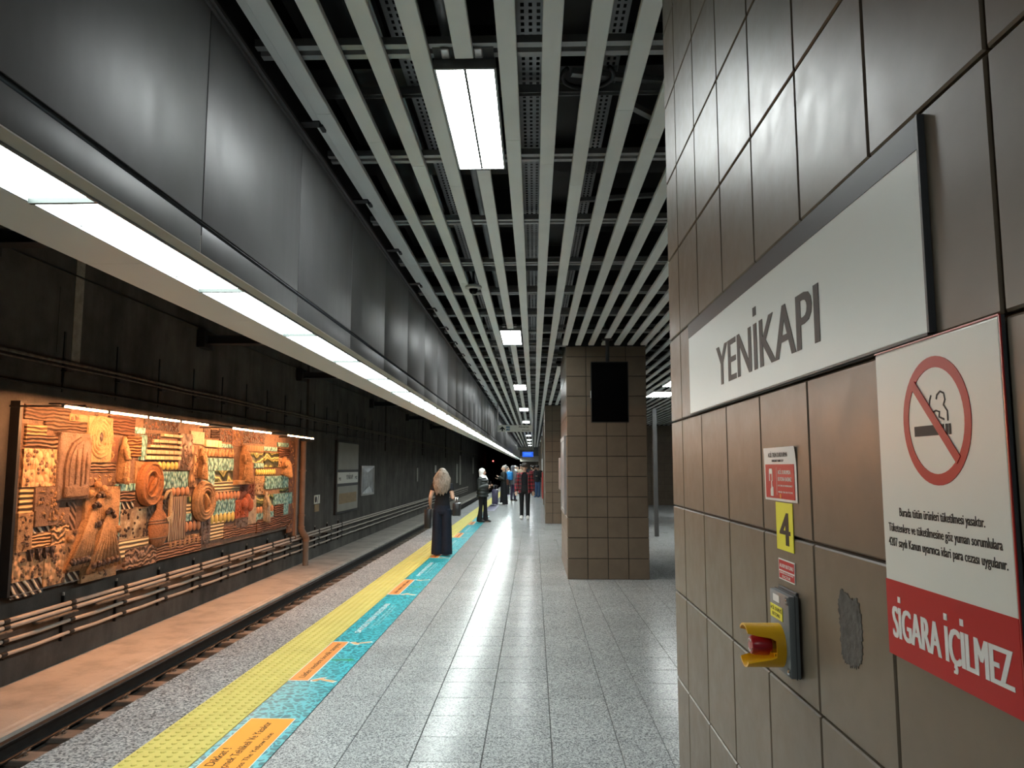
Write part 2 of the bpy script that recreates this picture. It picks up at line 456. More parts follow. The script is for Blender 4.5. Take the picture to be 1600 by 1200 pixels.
# tactile tiles: a plate with six by six truncated domes
tm = MB(); tm.box(-.205, .205, -.198, .198, -.012, .0015)
for i in range(6):
    for j in range(6):
        cx, cy = -.1725+.069*i, -.165+.066*j
        r0, r1, h = .0185, .0105, .0080; n = 8
        vs_ = [(cx+r*math.cos(2*math.pi*k/n), cy+r*math.sin(2*math.pi*k/n), z) for r, z in ((r0, .0015), (.0160, .0062), (r1, h)) for k in range(n)]
        tm.add(vs_, [(q*n+k, q*n+(k+1) % n, (q+1)*n+(k+1) % n, (q+1)*n+k) for q in range(2) for k in range(n)] + [tuple(2*n+k for k in range(n))])
tme = mesh_of('tactile_tile', tm, M_YELLOW)
fw0 = wloc(floor)
for k in range(-9, 150):
    link('tactile_tile', tme, Vector((-2.11, 4.803+.4*k, 0))-fw0, floor)

# ------------------------------------------------------------------ track trench and track wall
struct('floor_trackbed', MB().box(-5.0, -2.79, -6, 110, -1.4, -1.10), M_BALLAST, 'dark sooty track bed')
sl = MB().prism([(-6.2, -1.3), (-5.0, -1.3), (-5.0, -.885), (-5.03, -.872), (-5.08, -.872), (-5.11, -.862), (-6.2, -.862)], (0, -6, 0), (1, 0, 0), (0, 0, 1), (0, 1, 0), 0, 116)
struct('floor_trackside', sl, M_SLAB, 'smooth concrete walkway between the track and the mural wall')
wall_left = struct('wall_left', MB().box(-6.5, -6.1, -6, 110, -1.3, 4.7), M_TUNNEL, 'dark sooty concrete wall across the track')
# pilaster ledges and the limescale streak on the wall
for y, w, zt in ((9.93, .095, 4.45),):
    part('limescale_streak', MB().box(-6.1, -6.092, y-w, y+w, 3.03, zt), M_STAIN, wall_left)
part('limescale_streak', MB().box(-6.1, -6.094, 9.52, 9.60, 3.1, 3.95), M_TUNNEL, wall_left)
for y in (20.6, 31.5, 42, 53, 64):
    part('pilaster', MB().box(-6.1, -6.04, y-.25, y+.25, 2.3, 4.7), M_TUNNEL, wall_left)
for i, y in enumerate([4.6+1.27*k for k in range(-8, 24)]):
    part('formwork_joint', MB().box(-6.1, -6.085, y-.018, y+.018, 2.72, 3.39), M_BLACK, wall_left)
part('formwork_joint', MB().box(-6.1, -6.09, -6, 90, 4.17, 4.19), M_BLACK, wall_left)
struct('ceiling_track', MB().box(-6.5, -1.3, -6, 110, 4.7, 5.0), M_SOFFITVOID, 'black concrete ceiling over the track')
struct('wall_tunnel_end', MB().box(-6.5, -1.8, 108, 108.4, -1.3, 4.9), M_SOFFITVOID, 'unlit mouth of the tunnel')

# ------------------------------------------------------------------ bulkhead over the platform edge
bulk = sroot('wall_bulkhead', 'grey metal bulkhead hung above the platform edge', (-1.5, 1.6, 2.45))
part('core', MB().box(-1.775, -1.282, -6, 81, 2.50, 4.34), M_BLACK, bulk)
PJ = [round(2.82+1.2*k, 3) for k in range(-7, 66)]
for a, b in zip(PJ, PJ[1:]):
    bw = .0015 if a > 8 else .003
    part('panel', MB().cbox(-1.285, -1.27, a+bw, b-bw, 2.578, 3.435, .003), M_FASCIA, bulk, 30)
    part('lower_panel', MB().cbox(-1.285, -1.27, a+bw, b-bw, 2.452, 2.556, .003), M_FASCIA, bulk, 30)
part('groove_bead', MB().loft([(-1.277, -5.6, 2.567), (-1.277, 80.9, 2.567)], .0085, 8), M_SIGNDK, bulk, True)
part('top_rail', MB().box(-1.29, -1.262, -5.6, 81, 3.437, 3.450), M_FASCIA, bulk)
part('top_rail', MB().box(-1.29, -1.250, -5.6, 81, 3.456, 3.475), M_FASCIA, bulk)
part('soffit_trim', MB().box(-1.328, -1.272, -5.6, 81, 2.448, 2.52), M_TRIM, bulk)
SJ = [round(2.95+1.2*k, 3) for k in range(-7, 66)]
for a, b in zip(SJ, SJ[1:]):
    part('soffit_panel', MB().cbox(-1.79, -1.552, a+.001, b-.001, 2.446, 2.475, .002), M_SOFFIT, bulk)
part('soffit_edge', MB().box(-1.80, -1.785, -5.6, 81, 2.452, 2.60), M_SOFFIT, bulk)

# ------------------------------------------------------------------ slatted ceiling
ceiling = struct('ceiling', MB().box(-1.29, 9.2, -6, 88, 4.35, 4.6), M_SOFFITVOID, 'black ceiling void behind pale metal slats')
COLS = [(.506, 1.70, .37, 2.83), (.49, 1.69, 11.51, 13.91), (.326, 1.69, 22.7, 25.1), (.40, 1.69, 33.9, 36.3), (.42, 1.69, 45.1, 47.5), (.42, 1.69, 56.2, 58.6), (.42, 1.69, 67.4, 69.8)]
LAMPS = [round(3.33+6.79*k, 3) for k in range(-1, 11)]
cw = wloc(ceiling)
_sl = {}
def slat(x, a, b, w=.085, h=.028, z=3.47):
    key = (round(b-a, 3), w, h)
    if key not in _sl:
        L = (b-a)/2; q = w/2
        m = MB().prism([(-q, h), (-q, .003), (-q+.003, 0), (q-.003, 0), (q, .003), (q, h), (q-.004, h), (q-.004, .004), (-q+.004, .004), (-q+.004, h)], (0, 0, 0), (1, 0, 0), (0, 0, 1), (0, 1, 0), -L, L)
        _sl[key] = mesh_of('slat', m, M_SLAT)
    link('slat', _sl[key], Vector((x, (a+b)/2, z))-cw, ceiling)
for k in range(15):
    x = -1.095+.1965*k
    cuts = []
    if k == 4: cuts = [(y-.06, y+1.25) for y in LAMPS]
    if k >= 8: cuts = [(c[2]-.01, c[3]+.01) for c in COLS]
    e = [round(-5.2+.35*(k % 4)+3.0*i, 3) for i in range(11)] + [45, 66, 81]
    for a, b in zip(e, e[1:]):
        seg = [(a, b-.004)]
        for c0, c1 in cuts:
            nx = []
            for s0, s1 in seg:
                if c1 <= s0 or c0 >= s1: nx.append((s0, s1))
                else:
                    if c0-s0 > .03: nx.append((s0, c0))
                    if s1-c1 > .03: nx.append((c1, s1))
            seg = nx
        for s0, s1 in seg: slat(x, s0, s1)
for k in range(36):
    slat(1.80+.205*k, -5, 14, .07); slat(1.80+.205*k, 14.01, 34, .07)
# cross rails, edge angle and brackets
rm = MB().prism([(-.06, 0), (-.02, 0), (-.015, .02), (.015, .02), (.02, 0), (.06, 0), (.06, .035), (-.06, .035)], (0, 0, 3.502), (0, 1, 0), (0, 0, 1), (1, 0, 0), -1.24, 1.75)
rme = mesh_of('carrier_rail', rm, M_RAIL)
for k in range(-6, 61): link('carrier_rail', rme, Vector((0, 3.26+1.215*k, 0))-cw, ceiling)
hm = mesh_of('hall_rail', MB().box(1.76, 9.2, -.03, .03, 3.50, 3.54), M_BLACK)
for k in range(-6, 26): link('hall_rail', hm, Vector((0, 3.26+1.215*k, 0))-cw, ceiling)
for a in [-5+3*i for i in range(10)]:
    part('edge_strip', MB().box(-1.185, -1.120, a, a+2.99, 3.492, 3.498), M_SLAT, ceiling)
part('edge_strip', MB().box(-1.185, -1.120, 25, 81, 3.492, 3.498), M_SLAT, ceiling)
bm_ = mesh_of('edge_bracket', MB().box(-1.255, -1.09, -.035, .035, 3.484, 3.50).box(-1.15, -1.13, -.035, .035, 3.455, 3.49), M_BLACK)
for k in range(-10, 64): link('edge_bracket', bm_, Vector((0, 3.95+1.215*k if k % 2 else 3.95+1.215*k, 0))-cw, ceiling)
# black joists across the void
jm = mesh_of('void_joist', MB().box(-1.27, 9.2, -.09, .09, 3.72, 3.98).box(-1.27, 9.2, -.13, .13, 3.72, 3.735), M_BLACK)
for k in range(-4, 62): link('void_joist', jm, Vector((0, 2.72+1.215*k, 0))-cw, ceiling)
um = MB()
for i in range(75):
    x = -1.2+.04*i
    um.box(x, x+.028, -.02, .02, 3.62, 3.625)
um.box(-1.2, 1.75, -.022, -.018, 3.60, 3.645).box(-1.2, 1.75, .018, .022, 3.60, 3.645)
ume = mesh_of('slotted_channel', um, M_RAIL)
ume['note'] = 0
for k in range(-2, 30):
    o = link('slotted_channel', ume, Vector((0, 3.52+1.215*k + (.35 if k % 3 == 0 else 0), 0))-cw, ceiling)

# ------------------------------------------------------------------ walls of the hall behind the columns
wf = struct('wall_hall', MB().box(3.0, 9.4, 33.82, 34.2, 0, 4.5), M_JOINT, 'brown tiled wall closing the hall behind the columns')
lay('tile', wf, '-y', 33.81, rng(4.5, 7.2, .3), ZROWS, M_TILE)
lay_joined('far_tiles', wf, '-y', 33.81, rng(3.0, 4.5, .3), ZROWS, M_TILE)
lay_joined('far_tiles', wf, '-y', 33.81, rng(7.2, 9.3, .3), ZROWS, M_TILE)
wr = struct('wall_right', MB().box(9.2, 9.4, -6, 88, 0, 4.5), M_TILE, 'brown wall along the far side of the hall')
struct('wall_back', MB().box(-1.3, 9.2, -6.3, -6, 0, 4.5), M_TILE, 'brown wall behind the viewer')
we = struct('wall_far', MB().box(-1.3, 9.2, 84, 84.3, 0, 4.5), M_TILE, 'wall at the far end of the platform')
part('end_beam', MB().box(-1.25, .42, 70, 70.4, 2.15, 2.66), M_TRIM, we)
part('end_beam', MB().box(-1.25, .42, 70.1, 70.35, 2.66, 3.45), M_FASCIA, we)

# ------------------------------------------------------------------ tiled columns
COLLAB = ['large brown tiled column at the right edge carrying the station name sign', 'brown tiled column with a black screen hanging in front of it',
          'brown tiled column just behind the one with the black screen', 'fourth brown tiled column along the platform, mostly hidden',
          'fifth brown tiled column along the platform, mostly hidden', 'sixth brown tiled column along the platform, mostly hidden', 'last brown tiled column at the far end of the platform']
columns = []
for i, (x0, x1, y0, y1) in enumerate(COLS):
    c = thing('tiled_column', COLLAB[i], 'column', ((x0+x1)/2, (y0+y1)/2, 0), 'tiled columns along the platform')
    columns.append(c)
    part('core', MB().box(x0+.012, x1-.012, y0+.012, y1-.012, 0, 4.34), M_JOINT, c)
    part('top_collar', MB().box(x0+.004, x1-.004, y0+.004, y1-.004, 3.46, 3.52), M_BLACK, c)
    if i == 0:
        yj = [y0] + [round(.527+.3*k, 4) for k in range(8)] + [y1]
        lay('tile', c, '-x', x0, yj, ZROWS, M_TILE)
        lay('tile', c, '-y', y0, rng(x0, x1, .3), ZROWS, M_TILE)
        lay('tile', c, '+y', y1, rng(x0, x1, .3), ZROWS, M_TILE)
    elif i < 3:
        xj = rng(x0, x1, .3) if i == 1 else [.326, .545, .79, 1.09, 1.39, 1.69]
        lay('tile', c, '-y', y0, xj, ZROWS, M_TILE, .009)
        lay('tile', c, '-x', x0, rng(y0, y1, .3), ZROWS, M_TILE, .009)
        lay('tile', c, '+x', x1, rng(y0, y1, .3), ZROWS, M_TILE)
    else:
        lay_joined('tile_cladding', c, '-y', y0, rng(x0, x1, .3), ZROWS, M_TILE)
        lay_joined('tile_cladding', c, '-x', x0, rng(y0, y1, .3), ZROWS, M_TILE)
# ------------------------------------------------------------------ lights
def ordinal(n):
    ones = ['', 'first', 'second', 'third', 'fourth', 'fifth', 'sixth', 'seventh', 'eighth', 'ninth', 'tenth', 'eleventh', 'twelfth', 'thirteenth', 'fourteenth', 'fifteenth', 'sixteenth', 'seventeenth', 'eighteenth', 'nineteenth']
    if n < 20: return ones[n]
    tens = {2: 'twent', 3: 'thirt', 4: 'fort', 5: 'fift', 6: 'sixt', 7: 'sevent'}[n//10]
    return tens+'ieth' if n % 10 == 0 else tens+'y-'+ones[n % 10]
ORD = ['first', 'second', 'third', 'fourth', 'fifth', 'sixth', 'seventh', 'eighth', 'ninth', 'tenth', 'eleventh', 'twelfth', 'thirteenth', 'fourteenth', 'fifteenth']
sm_f = MB().box(-1.5515, -1.5445, -.598, .598, 2.446, 2.50).box(-1.3365, -1.329, -.598, .598, 2.440, 2.50)
sm_d = MB().box(-1.5445, -1.3365, -.590, .590, 2.456, 2.47)
sm_c = MB().box(-.004, .004, -.004, .004, -.003, .003)
ebm = mesh_of('end_bar', MB().box(-.105, .104, -.008, .008, -.010, .05), M_ENDBAR)
fme, dme, cme = mesh_of('frame', sm_f, M_RAIL), mesh_of('diffuser', sm_d, M_STRIP), mesh_of('clip', sm_c, M_BLACK)
for me in (fme, dme):
    for v in me.vertices: v.co.x += 1.44; v.co.z -= 2.45
for k in range(66):
    y = 1.64+1.2*k
    lab = f'{ordinal(k+1)} glowing white strip light panel from the near end, under the grey bulkhead'
    s = thing('strip_light', lab, 'light', (-1.44, y, 2.45), 'strip lights under the bulkhead')
    link('frame', fme, (0, 0, 0), s); link('diffuser', dme, (0, 0, 0), s); link('end_bar', ebm, (0, .594, 0), s)
    if k < 12:
        for x in (-.096, .1):
            for d in (-.35, .35): link('clip', cme, (x, d, .004), s)
for k, y in enumerate(LAMPS):
    lab = 'ceiling light panel behind the viewer among the slats' if k == 0 else ('large bright rectangular ceiling light panel nearest the viewer' if k == 1 else f'{ORD[k-1]} white ceiling light panel from the viewer, between the slats')
    s = thing('ceiling_light', lab, 'light', (-.313, y+.6, 3.46), 'ceiling light panels')
    part('housing', MB().box(-.452, -.174, y+.002, y+1.198, 3.475, 3.53), M_WHITE, s)
    part('frame', MB().box(-.456, -.446, y, y+1.2, 3.455, 3.50).box(-.180, -.170, y, y+1.2, 3.455, 3.50).box(-.446, -.18, y, y+.012, 3.455, 3.50).box(-.446, -.18, y+1.188, y+1.2, 3.455, 3.50), M_RAIL, s)
    part('diffuser_pane', MB().box(-.445, -.319, y+.012, y+1.188, 3.462, 3.474), M_LAMP, s)
    part('diffuser_pane', MB().box(-.307, -.181, y+.012, y+1.188, 3.462, 3.474), M_LAMP, s)
    if k < 4:
        part('divider', MB().box(-.319, -.307, y+.012, y+1.188, 3.459, 3.474), M_ENDBAR, s)
        part('mounting_plate', MB().box(-.45, -.176, y-.10, y, 3.50, 3.512), M_BLACK, s)
        for x in (-.395, -.245): part('bracket', MB().cbox(x-.02, x+.02, y-.10, y-.02, 3.49, 3.53, .006), M_FRAME, s)
# two louvred panels in the hall behind the columns
for i, (x0, y0) in enumerate(((2.95, 18.9), (2.95, 16.3), (5.6, 26))):
    s = thing('louvre_light', ['louvred ceiling light just right of the black screen column', 'louvred ceiling light nearer the name-sign column', 'louvred ceiling light deep in the hall behind the columns'][min(i, 2)], 'light', (x0+.3, y0+.6, 3.46), 'louvred hall lights')
    part('diffuser', MB().box(x0, x0+.6, y0, y0+1.2, 3.465, 3.469), M_HALL, s)
    part('tray', MB().box(x0-.012, x0+.612, y0-.012, y0+1.212, 3.47, 3.52), M_WHITE, s)
    for j in range(9): part('louvre', MB().box(x0+.02+.066*j, x0+.035+.066*j, y0, y0+1.2, 3.445, 3.464), M_FRAME, s)

# ------------------------------------------------------------------ services above the slats
def tray(x, w, z, y0, y1, label):
    t = thing('cable_tray', label, 'cable tray', (x, y0, z))
    m = MB(); n = max(3, int(w/.028)); step = .05
    def strip(a, b, c, d): m.add([(a, c, z), (b, c, z), (b, d, z), (a, d, z)], [(0, 1, 2, 3)])
    cw_ = w/n; y = y0
    for i in range(n+1):
        a = x-w/2+i*cw_; strip(a-cw_*.28, a+cw_*.28, y0, y1)
    while y < min(y1, 22):
        for i in range(n): strip(x-w/2+i*cw_+cw_*.28, x-w/2+(i+1)*cw_-cw_*.28, y, y+.022)
        y += step
    o = part('perforated_bed', m, M_TRAY, t); o['kind'] = 'stuff'
    part('side_rail', MB().box(x-w/2-.012, x-w/2-.009, y0, y1, z-.003, z+.06), M_TRAY, t)
    part('side_rail', MB().box(x+w/2+.009, x+w/2+.012, y0, y1, z-.003, z+.06), M_TRAY, t)
tray(-.59, .13, 3.66, -4, 40, 'perforated cable tray above the slats left of the ceiling light')
tray(-.01, .11, 3.67, -4, 40, 'perforated cable tray above the slats right of the ceiling light')
tray(-.80, .08, 3.78, -4, 40, 'narrow perforated cable tray high in the ceiling void')
tray(.375, .12, 3.72, -4, 40, 'wide perforated cable tray above the slats by the columns')
solo('conduit', MB().loft([(-.40, -4, 3.66), (-.40, 60, 3.66)], .032, 12), M_PIPE, 'round grey pipe running above the slats beside the ceiling light', 'pipe', smooth=True)
for i, x in enumerate((-1.0, -.985, -.97, -.955)):
    solo('cable', MB().loft([(x, -4+.0*i, 3.70+.004*(i % 2)), (x+.004, 10, 3.70), (x, 30, 3.705)], .006, 6), [M_PIPE, M_CABLEY, M_CABLEY, M_PIPE][i],
         ['grey cable nearest the bulkhead above the first slat gap', 'yellow cable above the first slat gap, left of two', 'yellow cable above the first slat gap, right of two', 'grey cable right of the yellow cables above the slats'][i], 'cable', 'cables above the slats', True)
solo('duct', MB().cbox(-.02, .30, -4, 60, 3.84, 4.1, .01), M_BLACK, 'black sheet metal duct in the ceiling void by the columns', 'duct')
solo('duct', MB().cbox(-1.2, -.9, -4, 60, 3.85, 4.1, .01), M_BLACK, 'black sheet metal duct in the ceiling void along the bulkhead', 'duct')
for i, (xa, ya, xb, yb) in enumerate(((.5, 4.0, 1.0, 4.5), (.3, 5.6, .9, 5.5), (.2, 3.75, .95, 3.9))):
    solo('slotted_strut', MB().prism([(-.02, 0), (.02, 0), (.02, .03), (-.02, .03)], (xa, ya, 3.60+.02*i), Vector((yb-ya, xa-xb, 0)).normalized()[:], (0, 0, 1), Vector((xb-xa, yb-ya, 0)).normalized()[:], 0, math.hypot(xb-xa, yb-ya)), M_RAIL,
         ['slanting galvanised strut above the slats near the right column', 'level galvanised strut farther along above the slats', 'galvanised strut crossing the slats beside the ceiling light'][i], 'strut', 'galvanised struts above the slats')
# a loop of black hose in the void
hp = [(.28+.13*math.cos(a), 3.72+.13*math.sin(a), 3.62) for a in [R(q) for q in range(-40, 230, 15)]]
solo('hose', MB().loft(hp, .012, 8), M_BLACK, 'loop of black hose above the slats right of the ceiling light', 'hose', smooth=True)
# dome camera and its ring
c = thing('dome_camera', 'small white dome camera hanging between the ceiling slats', 'camera', (-.61, 7.63, 3.42))
part('ring', MB().lathe([(.075, 0), (.085, -.012), (.085, -.03), (.06, -.04), (.05, -.03), (.05, 0)], (-.61, 7.63, 3.475), (0, 0, 1), 24), M_WHITE, c, 40)
part('dome', MB().sphere((-.61, 7.63, 3.43), (.045, .045, .045), 16, 10), M_SCREEN, c, True)
part('stem', MB().loft([(-.61, 7.63, 3.47), (-.61, 7.63, 3.72)], .012, 8), M_BLACK, c, True)

# ------------------------------------------------------------------ rails, sleepers and clips
def rail(x, label):
    t = thing('rail', label, 'rail', (x, 50, -1.05), 'track rails')
    P = [(-.07, 0), (.07, 0), (.07, .012), (.012, .03), (.010, .115), (.036, .127), (.036, .150), (.030, .158), (-.030, .158), (-.036, .150), (-.036, .127), (-.010, .115), (-.012, .03), (-.07, .012)]
    part('web', MB().prism(P, (x, 0, -1.05), (1, 0, 0), (0, 0, 1), (0, 1, 0), -6, 108), M_STEELRAIL, t)
    part('running_surface', MB().box(x-.026, x+.026, -6, 108, -.8925, -.8905), M_RAILTOP, t)
rail(-4.905, 'far dark steel rail running along the concrete walkway')
rail(-3.40, 'near steel rail hidden below the platform edge')
slm = mesh_of('body', MB().cbox(-1.15, 1.15, -.125, .125, -.10, 0, .015), M_SLEEPER)
clm = MB()
cp = [(.02, -.03, 0), (.05, -.03, .012), (.075, -.022, .035), (.085, 0, .048), (.075, .02, .04), (.055, .026, .02), (.035, .022, .014)]
clm.loft(cp, .008, 6); clme = mesh_of('clip', clm, M_CLIP, True)
blm = mesh_of('bolt', MB().lathe([(.022, 0), (.022, .015), (.013, .017), (.013, .04), (.0, .042)], (0, 0, 0), (0, 0, 1), 6), M_CLIP)
for k in range(-2, 62):
    y = 4.98+.6*k
    s = thing('sleeper', f'{ordinal(k+3)} concrete railway sleeper from the near end of the track', 'sleeper', (-4.15, y, -1.05), 'concrete sleepers')
    link('body', slm, (0, 0, 0), s)
    if y < 26:
        link('clip', clme, (-.755+.06, -.045, 0), s); c2 = link('clip', clme, (-.755+.06, .045, 0), s)
        link('bolt', blm, (-.755+.13, 0, 0), s)

# ------------------------------------------------------------------ pipes, brackets and beams on the track wall
PIPES = [(-5.99, -.10, .026, 'topmost pale pipe of the bundle under the mural'), (-5.985, -.17, .028, 'second pale pipe from the top under the mural'),
         (-5.99, -.32, .024, 'third pipe from the top under the mural'), (-5.99, -.47, .022, 'lowest pipe of the bundle under the mural')]
for x, z, r, lab in PIPES:
    t = thing('wall_pipe', lab, 'pipe', (x, 20, z-r), 'pipes along the track wall')
    pts = [(x, -5, z)]; y = 4.88
    sag = 0 if z > -.25 else .010
    for k in range(30):
        pts += [(x, 4.88+1.27*k, z), (x, 4.88+1.27*k+.63, z-sag)]
    pts += [(x, 70, z)]
    part('run', MB().loft(pts, r, 10), M_WALLPIPE, t, True)
    for k in range(16):
        yy = 4.88+1.27*k
        part('clamp', MB().lathe([(r+.004, -.05), (r+.006, -.03), (r+.006, .03), (r+.004, .05)], (x, yy+.06, z), (0, 1, 0), 10), M_STEELRAIL, t, True)
for k in range(0, 16):
    y = 4.88+1.27*k
    b = thing('pipe_bracket', f'{ordinal(k+1)} dark steel bracket from the near end holding the pipes on the track wall', 'bracket', (-6.08, y, -.55), 'pipe brackets')
    part('upright', MB().box(-6.098, -6.06, y-.015, y+.015, -.58, -.01), M_STEELRAIL, b)
    part('tip', MB().box(-6.09, -6.07, y-.012, y+.012, -.06, .03), M_WALLPIPE, b)
    for z in (-.225, -.365, -.51): part('arm', MB().box(-6.06, -5.93, y-.015, y+.015, z, z+.016), M_STEELRAIL, b)
for i in range(12):
    if i == 9: continue
    y = 8.0+1.27*i
    m = MB(); pts = [(-5.975, y+.10*j, -.215-.006*random.random()) for j in range(9)]
    m.loft(pts, [(.05, .014+.012*random.random()) for _ in pts], 7)
    solo('cable_bundle', m, M_DUSTY, f'dusty cable bundle lying under the pipes, {ORD[i]} from the left', 'cable bundle', 'dusty cable bundles', True)
for i, (z, r) in enumerate(((2.99, .022), (2.93, .014), (2.66, .016))):
    pts = [(-6.04, -5+2*j, z-.012*(j % 2)) for j in range(45)]
    if i == 2: pts = [(-6.04, -5+2*j, z-(.02 if j % 2 else 0)) for j in range(45)]
    solo('wall_cable', MB().loft(pts, r, 8), M_DUSTY if i < 2 else M_STEELRAIL, ['thick dusty cable high on the dark track wall', 'thinner cable just under the thick one on the track wall', 'sagging black cable over the mural lamps'][i], 'cable', 'cables on the track wall', True)
for k in range(-3, 24):
    y = 4.6+1.27*k
    b = solo('cable_hanger', MB().box(-6.098, -6.02, y-.04, y+.10, 2.868, 2.885).box(-6.098, -6.085, y-.012, y+.012, 2.60, 3.05), M_BLACK, f'{ordinal(k+4)} small black cable hanger from the near end of the track wall', 'bracket', 'cable hangers on the track wall')
for i, (y, z) in enumerate(((8.0, 4.12), (13.75, 3.95), (19.6, 4.0), (28.4, 3.98), (36.5, 3.98), (45, 3.98))):
    b = thing('support_beam', ['steel beam at the top left corner holding the bulkhead', 'steel beam reaching from the wall to the bulkhead left of the mural centre', 'steel beam above the right end of the mural', 'first steel beam beyond the mural', 'second steel beam beyond the mural', 'third steel beam beyond the mural'][i], 'beam', (-4, y, z-.12), 'beams between track wall and bulkhead')
    part('arm', MB().box(-6.0, -1.79, y-.06, y+.06, z-.06, z+.07).box(-6.0, -1.79, y-.11, y+.11, z+.07, z+.082).box(-6.0, -1.79, y-.11, y+.11, z-.072, z-.06), M_BEAM, b)
    part('wall_plate', MB().cbox(-6.1, -5.95, y-.22, y+.22, z-.15, z+.17, .01), M_BLACK, b)

# down pipe at the right end of the mural
dp = thing('drain_pipe', 'rust brown drain pipe at the right end of the mural', 'pipe', (-5.93, 19.6, -.86))
part('upper_run', MB().loft([(-5.93, 19.62, 2.3), (-5.93, 19.62, .12)], .075, 14), M_RUST, dp, 50)
part('offset_bend', MB().loft([(-5.93, 19.62, .14), (-5.93, 19.62, .06), (-5.90, 19.70, -.04), (-5.87, 19.80, -.12), (-5.86, 19.84, -.2), (-5.86, 19.84, -.26)], [.082, .085, .085, .085, .085, .082], 14), M_RUST, dp, 50)
part('lower_run', MB().loft([(-5.86, 19.84, -.2), (-5.86, 19.84, -.862)], .075, 14), M_RUSTG, dp, 50)
for z, y, x in ((1.55, 19.62, -5.93), (.42, 19.62, -5.93), (.12, 19.62, -5.93), (-.22, 19.84, -5.86)):
    part('collar', MB().lathe([(.078, -.025), (.092, -.02), (.092, .02), (.078, .025)], (x, y, z), (0, 0, 1), 14), M_RUST, dp, 50)
